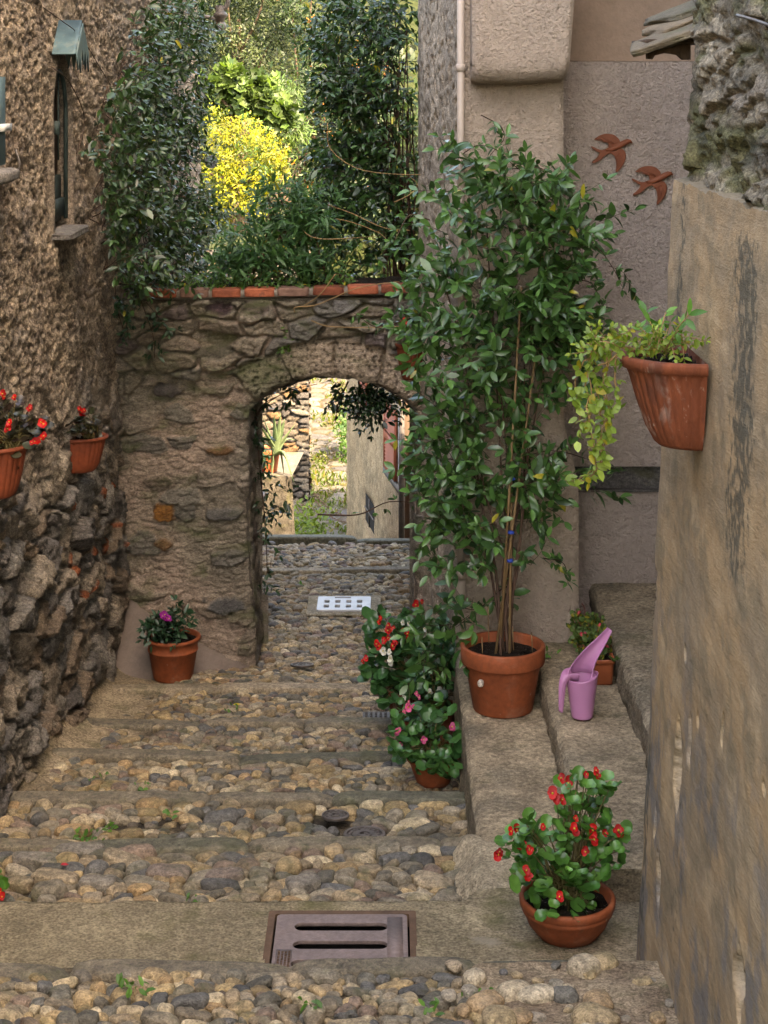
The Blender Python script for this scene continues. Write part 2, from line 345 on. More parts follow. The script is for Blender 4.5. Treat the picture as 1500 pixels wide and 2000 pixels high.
# drain covers: centre (x,y), half sizes; pebbles keep clear of them
def gxy(px, py):                                     # point of the alley surface seen at that pixel of the photograph
    dd = np.linspace(5, 16.8, 8000); rows = HY+FPX*(ZC-zg(dd))/dd
    i = np.where(rows >= py)[0][-1] if py < 1300 else np.argmin(np.abs(rows-py))
    d = dd[i]; return np.array(((px-750)*d/FPX, d, zg(d)))
covers = {'grate': (.0, 0, 0, 0), 'white': gxy(672, 1188), 'r1': gxy(640, 1588), 'r2': gxy(655, 1607), 'r3': gxy(712, 1645), 'r4': gxy(590, 1308), 'sq': gxy(735, 1411)}
clear = [(covers['white'], .28, .28), (covers['r1'], .065, .075), (covers['r2'], .068, .08), (covers['r3'], .10, .11), (covers['r4'], .09, .09), (covers['sq'], .09, .10)]
C, R, A, E, G, TT, LV = [], [], [], [], [], [], []
rng = np.random.default_rng(3)
def lay(y0, y1, x0, x1, size, seed, pal, dens=1.0, rowd=None):
    y = y0+size*.3
    while y < y1-size*.25:
        rd = size*rng.uniform(.62, .98)*(rowd or 1)
        x = x0+rng.uniform(-.05, .05)
        while x < x1:
            l = size*rng.choice([.6, .9, 1.25, 1.65, 2.2], p=[.20, .27, .27, .18, .08]); w = rd*rng.uniform(.85, 1.25)*(1.25 if rng.random() < .12 else 1)
            cx = x+l/2; cy = y+rd/2+rng.normal(0, .014)+.035*math.sin(cx*2.1+y*3)
            x += l*rng.uniform(.88, 1.0)
            if cy > y1-.02 or cy < y0+.03: continue
            if rng.random() > dens: continue
            if any(abs(cx-c[0]) < hx+l*.35 and abs(cy-c[1]) < hy+w*.35 for c, hx, hy in clear): continue
            if float(fbm(np.array([cx*1.3]), np.array([cy*1.3]), seed)[0]) > .42: continue
            h = min(l, w)*rng.uniform(.36, .56)
            C.append((cx, cy, float(zg(cy))+h*rng.uniform(-.35, .25)-.004)); R.append((l*.5, w*.5, h)); A.append(rng.normal(0, .38))
            E.append(rng.choice([2.0, 2.4, 3.0, 4.5], p=[.25, .3, .3, .15])); G.append(rng.uniform(.03, .085)); TT.append(np.array(pal[rng.integers(len(pal))])*rng.uniform(.62, 1.15)*np.array((1.02, 1.0, .93)))
        y += rd
lay(4.9, 5.92, -2.0, .42, .058, 91, PAL[2:3]+PAL[7:9]+PAL[1:4]+PAL+PAL)
lay(6.96, 7.72, -2.0, .50, .088, 92, PAL+PAL[2:5])
lay(7.84, 8.55, -2.0, .40, .074, 93, PAL)
lay(8.68, 9.46, -1.85, .40, .068, 94, PAL)
lay(9.6, 10.34, -1.62, .40, .062, 95, PAL[1:5]+PAL+PAL[2:5])
lay(10.48, 11.42, -1.45, .38, .062, 96, PAL[2:5]+PAL+PAL[7:9])
lay(11.54, 12.6, -1.45, .34, .064, 97, PALF+PAL)
lay(12.6, 15.42, -1.2, .36, .068, 98, PALF)
lay(15.6, 16.72, -1.35, .38, .066, 99, PALF)
nf = 2600
for i in range(nf):
    y_ = rng.uniform(6.96, 16.8) if i > 900 else rng.uniform(4.9, 9.5); x_ = rng.uniform(-1.75, .40) if y_ < 12.6 else rng.uniform(-1.3, .42)
    if any(abs(x_-c[0]) < hx+.02 and abs(y_-c[1]) < hy+.02 for c, hx, hy in clear) or 5.95 < y_ < 6.97: continue
    s_ = rng.uniform(.014, .030); C.append((x_, y_, float(zg(y_))+s_*rng.uniform(-.5, .1)-.008)); R.append((s_*rng.uniform(1, 1.7), s_, s_*.7)); A.append(rng.normal(0, .6)); E.append(2.5); G.append(.06); TT.append(np.array(PAL[rng.integers(len(PAL))])*rng.uniform(.4, .75))
# flat slabs in the first tread below the apron
for (px_, py_, l_, w_) in ((150, 1672, .22, .10), (70, 1690, .20, .09), (240, 1690, .17, .10), (110, 1725, .20, .09), (330, 1715, .19, .10), (440, 1720, .17, .09), (620, 1668, .24, .09), (760, 1685, .20, .11), (690, 1668, .15, .09), (590, 1735, .14, .11), (850, 1735, .17, .11), (190, 1735, .16, .08)):
    g_ = gxy(px_, py_); C.append((g_[0], g_[1], g_[2]+.012)); R.append((l_/2, w_/2, .034)); A.append(rng.normal(0, .15)); E.append(5.); G.append(.05); TT.append(np.array([(.22, .19, .15), (.29, .24, .17), (.25, .19, .15), (.36, .28, .18)][rng.integers(4)]))
C = np.array(C); R = np.array(R); A = np.array(A); E = np.array(E); G = np.array(G); TT = np.array(TT)
pv = MB()
near = C[:, 1] < 7.9
for msk, lvl in ((near, 3), (~near, 2)):
    V, F, m = stones(C[msk], R[msk], A[msk], E[msk], G[msk], lvl, 5, .12); pv.add(V, F, np.repeat(TT[msk], m, 0))
# edging stones: long flat slabs along the lip of every tread
C2, R2, T2, A2 = [], [], [], []
for e in EDGES:
    if e in (12.6, 3.8, 4.9, 6.94): continue
    x = -2.0 if e < 12.6 else -1.7; x1 = .44 if e != 6.0 else .62
    while x < x1:
        l = rng.uniform(.6, 1.3); l = min(l, x1-x+.08)
        if e > 15: l *= 1.3
        dp = rng.uniform(.10, .14)
        C2.append((x+l/2, e-dp*.42+rng.normal(0, .012), float(zg(e-.01))-(.038 if e != 6.0 else .058)+rng.normal(0, .008 if e != 6.0 else .004))); R2.append((l*.50, dp*.5, .078)); A2.append(rng.normal(0, .03))
        T2.append(np.array([(.19, .155, .105), (.13, .12, .08), (.33, .255, .165), (.24, .19, .125)][rng.integers(4)])*rng.uniform(.85, 1.15)*(1.2 if e > 15 else 1))
        x += l*.985
V, F, m = stones(np.array(C2), np.array(R2), np.array(A2), np.full(len(C2), 7.), np.full(len(C2), .022), 3, 8); pv.add(V, F, np.repeat(np.array(T2), m, 0))
# a few flat slabs set among the pebbles in the first tread below the concrete
pv.build('pavement', M['pebble'])['kind'] = 'structure'

# concrete apron with the drain grate
GX0, GX1, GY0, GY1 = -.437, .112, 6.30, 6.80
xs = np.arange(-2.2, 1.3, .02); ys = np.arange(5.98, 7.06, .015)
X, Y = np.meshgrid(xs, ys, indexing='ij')
lip = 6.93+.012*gn(X*4, Y*0, 5)+sstep(.28, .62, X)*.75
Zt = lerp(ZC-3.25, ZC-3.28, (Y-6)/.94)+fbm(X*4, Y*4, 9)*.012
Z = Zt-.0; yy = np.minimum(Y, lip)
Z = np.where(Y > lip, Zt-np.minimum((Y-lip)*9, .16), Zt)
X2 = X; Y2 = np.where(Y > lip, lip+(Y-lip)*.12, Y)
col = np.array((.44, .355, .225))*(1+.3*fbm(X*2, Y*2, 77))[..., None]
col = lerp(col, np.array((.60, .475, .32)), sstep(.30, .8, X+.15*gn(X*5, Y*5, 4))[..., None]*.8)
F = grid_faces(len(xs), len(ys)); P = np.stack([X2, Y2, Z], -1).reshape(-1, 3)
cen = P[F].mean(1); F = F[~((cen[:, 0] > GX0-.005) & (cen[:, 0] < GX1+.005) & (cen[:, 1] > GY0-.005) & (cen[:, 1] < GY1+.005))]
make('concrete_path', P, F, M['concrete'], tint=col.reshape(-1, 3))['kind'] = 'structure'
# sandy patch at the right end of the near tread
xs = np.arange(.12, 1.0, .02); ys = np.arange(4.6, 6.06, .02); X, Y = np.meshgrid(xs, ys, indexing='ij')
Z = zg(np.minimum(Y, 5.99))+.03+fbm(X*5, Y*5, 14)*.02-.07*sstep(.42, .12, X+.1*gn(X*4, Y*4, 3))-.10*sstep(5.96, 6.06, Y)
col = lerp(np.array((.27, .195, .13)), np.array((.42, .32, .21)), sstep(-.3, .3, fbm(X*6, Y*6, 6))[..., None])
make('sandy_path', np.stack([X, Y, Z], -1).reshape(-1, 3), grid_faces(len(xs), len(ys)), M['bed'], tint=col.reshape(-1, 3))['kind'] = 'structure'
C3, R3, T3 = [], [], []
for i in range(46):
    x = rng.uniform(.2, .95); y = rng.uniform(5.3, 5.95); s = rng.choice([.015, .025, .045, .06], p=[.4, .3, .2, .1])
    C3.append((x, y, float(zg(y))+.03+s*.1)); R3.append((s*rng.uniform(.8, 1.5), s, s*.6)); T3.append(np.array(PAL[rng.integers(len(PAL))])*1.05)
V, F, m = stones(np.array(C3), np.array(R3), rng.uniform(0, 3, 46), np.full(46, 2.6), np.full(46, .05), 2, 15)
make('loose_gravel', V, F, M['pebble'], tint=np.repeat(np.array(T3), m, 0))['kind'] = 'stuff'

# ================================================================== WALLS
def relief(us, vs, O, U, Vd, Nn, fn):
    Uu, Vv = np.meshgrid(us, vs, indexing='ij'); d, c = fn(Uu, Vv)
    P = np.array(O)+Uu[..., None]*np.array(U)+Vv[..., None]*np.array(Vd)+d[..., None]*np.array(Nn)
    return P.reshape(-1, 3), grid_faces(len(us), len(vs)), c.reshape(-1, 3), Uu, Vv
# --- tall rough house on the left
LW = -1.93
STONEP = [(.34, .275, .21), (.26, .235, .21), (.42, .34, .255), (.21, .185, .165), (.36, .315, .265), (.29, .21, .145)]
WIN = (10.2, 10.75, 3.40, 4.37)     # arched window on that wall: y0, y1, z0, z1 (crown)
def left_fn(u, v):        # u = y, v = z
    ground = zg(u)
    hgt = v-ground
    wu = u+.10*gn(u*3, v*3, 40); wv = v+.10*gn(u*3, v*3, 41)
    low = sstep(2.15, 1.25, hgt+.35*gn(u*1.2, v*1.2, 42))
    wu2 = wu+.30*wv; f1, f2, cid, cx, cy = worley(wu2*3.0+.3*gn(wu*4, wv*7, 44), wv*6.4+.3*gn(wu*4, wv*7, 45), 43)
    g = f2-f1
    st = sstep(.02, .26, g)*(.35+.65*h2(np.floor(cid*9999), np.floor(cid*777), 3))
    pres = (h2(np.floor(cid*5000), np.floor(cid*100), 8) < .30+.62*low)
    f1b, f2b, cidb, _, _ = worley(wu*9, wv*18, 47)
    small = sstep(0, .4, f2b-f1b)
    tl_ = (cx*(h2(np.floor(cid*999), np.floor(cid*131), 7)-.5)*.16+cy*(.5-h2(np.floor(cid*199), np.floor(cid*531), 9))*.16)*st*pres*low
    d = .095*st*pres*(.2+.8*low)+tl_+.010*small
    rg = fbm(u*4.5+.3*v, v*9, 51, 6, .72); fine = fbm(u*20, v*36, 55, 4, .7)
    d += .021*rg*(1+.3*low)+.03*fbm(u*1.5, v*1.5, 52)+.017*fine
    pit = worley(u*8, v*15, 58)[0]
    d -= .022*sstep(.36, .12, pit)*(h2(np.floor(u*8), np.floor(v*15), 60) > .4)
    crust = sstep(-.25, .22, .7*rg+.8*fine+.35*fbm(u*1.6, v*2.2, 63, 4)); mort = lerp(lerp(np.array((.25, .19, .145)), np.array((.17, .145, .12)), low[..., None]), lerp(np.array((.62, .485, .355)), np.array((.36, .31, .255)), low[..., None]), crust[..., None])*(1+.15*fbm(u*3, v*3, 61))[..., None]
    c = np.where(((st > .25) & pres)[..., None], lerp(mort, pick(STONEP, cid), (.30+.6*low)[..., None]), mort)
    red = (h2(np.floor(cidb*7919), np.floor(cidb*331), 15) < .022*sstep(.2, .8, low)*sstep(9.8, 10.8, u)*sstep(2.0, 1.5, hgt)*sstep(.5, .9, hgt)+.001) & (small > .2)
    c = np.where(red[..., None], np.array((.40, .125, .055)), c); d = np.where(red, d+.02, d)
    # splayed arched recess for the window
    wc = (WIN[0]+WIN[1])/2; hw = (WIN[1]-WIN[0])/2; zs = WIN[3]-hw*1.2
    inside = np.where(v > zs, np.hypot((u-wc)/hw, (v-zs)/(hw*1.2))-1, np.maximum(np.abs(u-wc)/hw-1, (WIN[2]-v)/.25))
    k = sstep(.28, -.0, inside)
    frame = sstep(.42, .12, inside)*sstep(WIN[2]-.2, WIN[2], v)
    d = lerp(d, .028+.004*fbm(u*9, v*9, 70), frame)
    c = lerp(c, np.array((.33, .265, .21)), (frame*.8)[..., None])
    d = d-.12*sstep(.12, -.02, inside)
    return d, c
house = thing('plastered_house', (LW-2, 9, 0), 'tall house with rough brown rubble and plaster wall, red pots hung on it', 'house')
us = np.concatenate([np.linspace(1.0, 7.4, 60), np.arange(7.45, 12.72, .0125), np.arange(12.76, 18.25, .04)])
vs = np.arange(-.35, 5.75, .0145)
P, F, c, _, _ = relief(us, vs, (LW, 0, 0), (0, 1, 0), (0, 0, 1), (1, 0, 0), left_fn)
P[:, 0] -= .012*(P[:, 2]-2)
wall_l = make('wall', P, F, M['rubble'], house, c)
body = MB(); body.add(*box((LW-4, 1.0, -.5), (LW-.30, 18.2, 6.3))); body.add(*box((LW-.30, 18.1, -.5), (LW-.03, 18.24, 5.8)))
body.build('house_body', M['stucco_dark'], house, False)
roof = MB(); roof.add(*box((LW-4.2, .8, 6.3), (LW-.1, 18.4, 6.45))); roof.build('roof', M['timber'], house, False)
# window in the recess: back panel, iron hoop, dark boards, sill and the little metal hood above it
wy0, wy1, wz0, wz1 = WIN
win = MB(); V, F = box((LW-.105, wy0-.02, wz0-.02), (LW-.088, wy1+.02, wz1+.02)); win.add(V, F)
wo = win.build('window', M['oldwood'], house, False)
fr = MB(); wc = (wy0+wy1)/2; hw = (wy1-wy0)/2-.03; zs = wz1-hw*1.2-.02
arc = [(LW-.03, wc-hw, wz0+.03), (LW-.03, wc-hw, zs)]+[(LW-.03, wc-hw*math.cos(a), zs+hw*1.15*math.sin(a)) for a in np.linspace(.2, math.pi-.2, 12)]+[(LW-.03, wc+hw, zs), (LW-.03, wc+hw, wz0+.03)]
fr.add(*tube(np.array(arc), .014, 6)); fr.add(*tube([(LW-.03, wc, wz0+.4), (LW-.03, wc, wz1-.05)], .006, 5)); fr.build('frame', M['board'], wo)
br = MB(); br.add(*box((LW-.085, wy0+.02, wz0+.02), (LW-.06, wy1-.02, wz0+.30))); br.add(*box((LW-.058, wy0+.02, wz0+.05), (LW-.035, wy1-.03, wz0+.16))); br.build('board', M['board'], wo, False)
hg = MB(); hg.add(*box((LW-.03, wy0+.03, wz0+.56), (LW+.02, wy0+.06, wz0+.64))); hg.build('hinge', M['board'], wo, False)
sl_ = MB(); V, F, m = stones(np.array([(LW+.01, wc, wz0-.035)]), np.array([(.10, hw+.10, .022)]), np.zeros(1), np.full(1, 8.), np.full(1, .02), 3, 3); sl_.add(V, F, (.26, .235, .21)); sl_.build('sill', M['slab'], wo)
# hood: a steep two-sided metal roof with jagged front edge
hd = MB(); zt = 4.64; zb = 4.44; hy = (wy0+wy1)/2-.04; out = .14
for sy, jag in ((-1, 0), (1, 1)):
    n = 9; top = np.array([(LW-.02+out*i/(n-1), hy, zt) for i in range(n)])
    bot = np.array([(LW-.02+out*(i/(n-1))+.0, hy+sy*.215, zb-(.10*(i % 2) if jag else 0)) for i in range(n)])
    V = np.concatenate([top, bot]); V = np.concatenate([V, V+np.array((0, sy*.008, -.010))])
    F = [[i, i+1, n+i+1, n+i] for i in range(n-1)]+[[2*n+i, 3*n+i, 3*n+i+1, 2*n+i+1] for i in range(n-1)]+[[n+i, n+i+1, 3*n+i+1, 3*n+i] for i in range(n-1)]+[[i+1, i, 2*n+i, 2*n+i+1] for i in range(n-1)]+[[n-1, 3*n-1, 4*n-1, 2*n-1]]
    hd.add(V, np.array(F))
# gable points hanging at the front
V, F = flatshape([[(-.25, -.0), (-.19, -.12), (-.14, -.02), (-.09, -.14), (-.03, .03), (.02, -.08), (.08, .02), (.12, -.10), (.17, -.0), (.24, -.13), (.245, -.0), (.0, .215)]], .008)
V = np.stack([LW-.02+out+V[:, 2], hy+V[:, 0]*.84, zb+V[:, 1]*.84], -1); hd.add(V, F)
hd.build('window_hood', M['hood'], house, False)
# shutter edge and stone sill of a second window cut by the frame's left edge
w2 = MB(); w2.add(*box((LW-.05, 8.45, 3.86), (LW+.028, 8.745, 4.30))); so2 = w2.build('shutter', M['hood'], house, False)
hb = MB(); hb.add(*box((LW-.02, 8.55, 4.03), (LW+.055, 8.77, 4.065))); hb.build('hinge', M['white'], so2, False)
sm = MB(); V, F, m = stones(np.array([(LW+.03, 8.42, 3.815)]), np.array([(.09, .36, .036)]), np.zeros(1), np.full(1, 4.), np.full(1, .012), 3, 5); sm.add(V, F, (.36, .31, .26)); sm.build('window_sill', M['slab'], house)
hk = MB(); hk.add(*tube(spline([at(30, 293, 8.95), at(37, 312, 8.93), at(38, 325, 8.93), at(34, 342, 8.93), at(32, 340, 8.90)], 12), .006, 6)); tag(hk.build('wall_hook', M['iron'], loc=at(34, 315, 8.93)), 'thin dark iron hook on rough wall beside stone window sill', 'hook')

# --- archway wall across the alley
AY = 12.6; ACX = -.375; AHW = .60; AZC = 2.125; ARISE = .235; ATOP = 2.70
AR = (AHW**2+ARISE**2)/(2*ARISE); AC = AZC-AR
def arch_sd(x, z):
    cx = ACX+.02*sstep(1.2, 0, z)
    a = np.abs(x-cx)-AHW+.035*sstep(1.2, 0, z)
    return np.where(z > AC, np.maximum(a, np.hypot(x-ACX, z-AC)-AR), a)
SCH = [(.26, .235, .19), (.20, .185, .155), (.36, .295, .22), (.30, .25, .18), (.20, .15, .14), (.40, .325, .25), (.28, .215, .155)]
def arch_fn(u, v):
    s = arch_sd(u, v)
    top = sstep(1.95, 2.25, v+.08*gn(u*2, v*2, 9))
    wu = u+.06*gn(u*4, v*4, 10)+.2; wv = v+.035*gn(u*5, v*3, 11)
    f1, f2, cid, cx, cy = worley(wu*3.6, wv*8.2, 12, .8)
    g = f2-f1
    rv = h2(np.floor(cid*9999), np.floor(cid*77), 5)
    pres = rv < .40+.58*top
    prof = sstep(.03, .17, g)
    tiltd = (cx*(rv-.5)+cy*(h2(np.floor(cid*991), np.floor(cid*313), 6)-.4))*.09
    d = np.where(pres, prof*(.055+.055*rv)*(.5+.75*top)+tiltd*prof, 0)
    # schist layering and rough mortar
    d += .020*fbm(u*5, v*26, 14, 4, .6)*(.6+.4*pres)+.026*fbm(u*5, v*7, 15, 5, .62)+.010*fbm(u*24, v*34, 18, 3, .6)
    f1b, f2b, cidb, _, _ = worley(wu*11, wv*20, 17)
    d += .014*sstep(0, .35, f2b-f1b)
    mort = lerp(np.array((.56, .42, .32)), np.array((.36, .30, .225)), sstep(-.2, .3, fbm(u*1.4, v*1.4, 19)+.25*top)[..., None])
    mort = mort*(1+.2*fbm(u*6, v*9, 20))[..., None]
    c = np.where((pres & (prof > .3))[..., None], lerp(mort, pick(SCH, cid), .85), mort)
    # ochre stones
    for ox, oz, rx, rz, oc in ((at(323, 1000, AY)[0], at(0, 1000, AY)[2], .085, .07, (.33, .14, .035)), (at(430, 878, AY)[0], at(0, 878, AY)[2], .11, .035, (.28, .15, .07)), (at(322, 1062, AY)[0], at(0, 1062, AY)[2], .07, .045, (.30, .17, .08)),
                               (at(506, 598, AY)[0], at(0, 598, AY)[2], .115, .075, (.19, .14, .12)), (at(672, 588, AY)[0], at(0, 588, AY)[2], .10, .065, (.24, .22, .20)), (at(430, 600, AY)[0], at(0, 600, AY)[2], .13, .05, (.15, .095, .10)), (at(330, 755, AY)[0], at(0, 760, AY)[2], .12, .06, (.14, .12, .11)),
                               (at(440, 1180, AY)[0], at(0, 1180, AY)[2], .16, .06, (.17, .16, .15)), (at(440, 1000, AY)[0], at(0, 1000, AY)[2], .15, .05, (.19, .175, .155)), (at(420, 685, AY)[0], at(0, 685, AY)[2], .20, .05, (.19, .165, .12))):
        q = np.maximum(np.hypot((u-ox)/rx, (v-oz)/rz), .9*np.abs((u-ox)/rx+.5*(v-oz)/rz))+.42*gn(u*9, v*12, 25)+.2*gn(u*25, v*30, 26)
        k = sstep(1.05, .75, q); d = lerp(d, .040+.025*np.sqrt(np.maximum(1-q*q*.8, 0))+.016*fbm(u*14, v*26, 27, 4, .65), k); c = lerp(c, np.array(oc), k[..., None])
    # ring of pale pitted blocks round the head of the arch
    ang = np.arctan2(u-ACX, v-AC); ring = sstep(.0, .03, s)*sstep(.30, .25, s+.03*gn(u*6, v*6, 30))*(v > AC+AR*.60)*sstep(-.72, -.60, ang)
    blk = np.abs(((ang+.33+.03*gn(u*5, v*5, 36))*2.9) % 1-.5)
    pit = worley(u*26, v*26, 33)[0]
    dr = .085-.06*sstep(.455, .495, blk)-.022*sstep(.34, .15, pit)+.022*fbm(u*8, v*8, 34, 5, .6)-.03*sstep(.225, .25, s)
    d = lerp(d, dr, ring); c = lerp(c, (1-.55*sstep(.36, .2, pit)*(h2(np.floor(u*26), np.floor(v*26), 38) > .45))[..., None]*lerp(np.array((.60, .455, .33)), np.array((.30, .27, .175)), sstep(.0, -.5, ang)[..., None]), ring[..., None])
    d -= .06*sstep(.06, -.01, s)
    return d, c
arch = thing('archway_wall', (ACX, AY+.3, 0), 'stone wall across the alley with an arched opening, bricks along its top', 'wall')
us = np.arange(-2.08, .55, .0095); vs = np.arange(-.15, ATOP, .0095)
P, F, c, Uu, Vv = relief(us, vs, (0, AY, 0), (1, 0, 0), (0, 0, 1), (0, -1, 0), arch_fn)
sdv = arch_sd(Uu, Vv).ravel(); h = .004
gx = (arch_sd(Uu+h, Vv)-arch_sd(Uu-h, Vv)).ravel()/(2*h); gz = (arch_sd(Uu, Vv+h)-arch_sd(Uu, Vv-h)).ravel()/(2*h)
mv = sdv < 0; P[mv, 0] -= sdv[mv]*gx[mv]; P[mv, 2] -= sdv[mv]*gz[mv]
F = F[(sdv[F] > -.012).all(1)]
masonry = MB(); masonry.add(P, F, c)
# reveal (inside of the arch) and back face
zz = np.linspace(-.15, AC+math.sqrt(AR**2-AHW**2), 60)
lft = [(ACX+.02*sstep(1.2, 0, z)-(AHW-.035*sstep(1.2, 0, z)), z) for z in zz]; rgt = [(ACX+.02*sstep(1.2, 0, z)+(AHW-.035*sstep(1.2, 0, z)), z) for z in zz]
a0 = math.asin(AHW/AR); arcp = [(ACX+AR*math.sin(a), AC+AR*math.cos(a)) for a in np.linspace(-a0, a0, 60)][1:-1]
prof = np.array([(float(a), float(b)) for a, b in lft+arcp+rgt[::-1]]); nx = np.gradient(prof, axis=0); nn = np.stack([nx[:, 1], -nx[:, 0]], -1); nn = nrm(nn)
dy = np.linspace(-.02, .62, 40); sarc = np.concatenate([[0], np.cumsum(np.linalg.norm(np.diff(prof, axis=0), axis=1))])
SS, DD = np.meshgrid(sarc, dy, indexing='ij')
f1, f2, cid, _, _ = worley(SS*7, DD*4+.3*gn(SS*3, DD*3, 4), 66)
dd_ = .05*sstep(.02, .3, f2-f1)+.03*fbm(SS*8, DD*7, 67, 5, .6)-.045
dd_ *= sstep(-.02, .05, DD)*.8+.2
P = np.stack([prof[:, 0][:, None]+nn[:, 0][:, None]*dd_, AY+DD, prof[:, 1][:, None]+nn[:, 1][:, None]*dd_], -1).reshape(-1, 3)
masonry.add(P, grid_faces(len(prof), len(dy)), lerp(np.array((.33, .26, .205)), pick(SCH, cid), .6).reshape(-1, 3))
bx = np.linspace(-2.08, .55, 60); bz = np.linspace(-.15, ATOP, 50); X, Z = np.meshgrid(bx, bz, indexing='ij'); P = np.stack([X, np.full_like(X, AY+.6), Z], -1).reshape(-1, 3); F = grid_faces(60, 50)
s = arch_sd(P[:, 0], P[:, 2]); F = F[(s[F] > -.01).any(1)][:, ::-1]; masonry.add(P, F, (.3, .245, .19))
masonry.add(*box((-2.08, AY-.02, ATOP-.05), (.55, AY+.6, ATOP+.0)), (.2, .16, .12))
masonry.build('masonry', M['schist'], arch)
# brick coping: one part, bricks are its pattern
bk = MB(); x = -1.72; i = 0
while x < .15:
    l = rng.uniform(.215, .24); z0 = ATOP+.003+.008*math.sin(x*2)+(x+1.7)*.022; h = .062
    V, F, m = stones(np.array([(x+l/2, AY+.02+rng.normal(0, .006), z0+h/2)]), np.array([(l/2-.006, .085, h/2)]), rng.normal(0, .015, 1), np.full(1, 12.), np.full(1, .008), 3, 100+i)
    bk.add(V, F, np.array((.42, .115, .055))*rng.uniform(.55, 1.1) if rng.random() > .15 else (.22, .12, .085)); x += l+.012; i += 1
V, F = box((-1.75, AY-.045, ATOP-.01), (.2, AY+.12, ATOP+.045)); V[:, 2] += (V[:, 0]+1.7)*.022; bk.add(V, F, (.23, .19, .15))
bk.build('brick_coping', M['brick'], arch)
# smooth sloping fillet in the corner at its foot
fl = MB(); n = 40; us = np.linspace(0, 1, n); vs = np.linspace(0, 1, n); U, Vv = np.meshgrid(us, vs, indexing='ij')
Xf = LW+.02+U*(1.12-.30*Vv); top = .62*(1-U)**1.3*(1-.2*U)
Zf = np.where(True, zg(AY-.0-.55*Vv)+top*(1-Vv)**1.15*(1)+.03*(1-U)-.0, 0); Yf = AY+.03-.62*Vv*(1-.55*U)
Zf = zg(Yf)+top*(1-Vv)**1.2-.012+.012*fbm(U*4, Vv*4, 5)
fl.add(np.stack([Xf, Yf, Zf], -1).reshape(-1, 3), grid_faces(n, n)[:, ::-1], (.225, .175, .145)); fl.build('plaster_fillet', M['plaster'], arch)

# --- stucco house on the right: roughcast flank along the alley, pillar, corbel, niche
rh = thing('stucco_house', (1.6, 12, 0), 'pale stucco house with square pillar, bracket and recessed wall behind the big potted climber', 'house')
pts = np.array([(.425, 9.72), (.27, 12.55), (.27, 13.3), (.40, 20.), (.46, 24.0)]); sl2 = np.concatenate([[0], np.cumsum(np.linalg.norm(np.diff(pts, axis=0), axis=1))])
us = np.concatenate([np.arange(0, 4.2, .016), np.arange(4.2, sl2[-1], .05)]); vs = np.arange(-2.6, 5.8, .022)
U, Vv = np.meshgrid(us, vs, indexing='ij'); d = .022*fbm(U*4, Vv*10, 3, 5, .65)-.04*sstep(.34, .1, worley(U*7, Vv*18, 6)[0])*(h2(np.floor(U*7), np.floor(Vv*18), 9) > .3)+.015*fbm(U*2, Vv*2, 5)
col = lerp(np.array((.66, .52, .385)), np.array((.50, .40, .305)), sstep(-.2, .35, fbm(U*1.5, Vv*1.2, 12))[..., None])
bxx = np.interp(U, sl2, pts[:, 0]); byy = np.interp(U, sl2, pts[:, 1])
FA = grid_faces(len(us), len(vs))[:, ::-1]; FA = FA[~((byy.ravel()[FA[:, 0]] > 17.1) & (Vv.ravel()[FA[:, 0]] > .65))]
make('alley_wall', np.stack([bxx-d, byy, Vv], -1).reshape(-1, 3), FA, M['roughcast'], rh, col.reshape(-1, 3))
PYD = 9.7
def soft_plane(name, x0, x1, z0, z1, y, m, amp=.006, edge=.02, step=.02, xr=None):
    us = np.linspace(x0, x1, max(3, int((x1-x0)/step))); vs = np.linspace(z0, z1, max(3, int((z1-z0)/step))); U, Vv = np.meshgrid(us, vs, indexing='ij')
    dd = amp*fbm(U*5, Vv*5, 7)+.004*fbm(U*20, Vv*20, 8)
    e = np.minimum(U-x0, x1-U); dd -= edge*(1-sstep(0, edge*1.5, e))
    XX = U if xr is None else x0+(U-x0)/(x1-x0)*(xr(Vv)-x0)
    return np.stack([XX, y-dd, Vv], -1).reshape(-1, 3), grid_faces(len(us), len(vs))
pl = MB(); xr = lambda z: 1.002+.085*sstep(2.45, 1.95, z)
V, F = soft_plane('p', .425, 1.0, -.1, 5.8, PYD, None, xr=xr); pl.add(V, F)
n = 120; zz = np.linspace(-.1, 5.8, n); e = np.stack([xr(zz), np.full(n, PYD+.02), zz], -1); e2 = e+np.array((0, .75, 0)); pl.add(np.concatenate([e, e2]), np.stack([np.arange(n-1), np.arange(n-1)+n, np.arange(n-1)+n+1, np.arange(n-1)+1], -1))
pl.build('pillar', M['stucco'], rh)
cb = MB(); sec = []          # corbel: rounded underside, slightly flaring
c0 = at(925, 0, 9.48); cz = at(0, 168, 9.48)[2]
nn_ = 40; prof_ = [(PYD+.01, cz-.0), (PYD-.10, cz+.005), (PYD-.17, cz+.02), (PYD-.215, cz+.055), (PYD-.235, cz+.10), (PYD-.24, cz+.2), (PYD-.24, cz+.6), (PYD-.24, cz+1.2)]
PR = spline([(0, a, b) for a, b in prof_], 40)
k = 30; V = []
for j in range(k):
    t = j/(k-1); 
    for p in PR:
        ed = min(t, 1-t); rd = .03*max(0, 1-ed/.06)**2
        x0 = .480; x1 = lerp(1.005, 1.045, min(1, max(0, (p[2]-cz)/.55)))
        V.append((lerp(x0, x1, t), p[1]+rd, p[2]+.02*t+.004*math.sin(9*t)+(rd if p[2] < cz+.1 else 0)))
V = np.array(V); V[:, 1] -= .006*fbm(V[:, 0]*9, V[:, 2]*9, 3); cb.add(V, grid_faces(k, 40))
for t in (0, k-1):
    i = t*40+np.arange(40); e = V[i]; b = e.copy(); b[:, 1] = PYD+.01; f = np.stack([np.arange(39), np.arange(39)+1, np.arange(39)+41, np.arange(39)+40], -1); cb.add(np.concatenate([e, b]), f if t else f[:, ::-1])
cb.build('corbel', M['stucco'], rh)
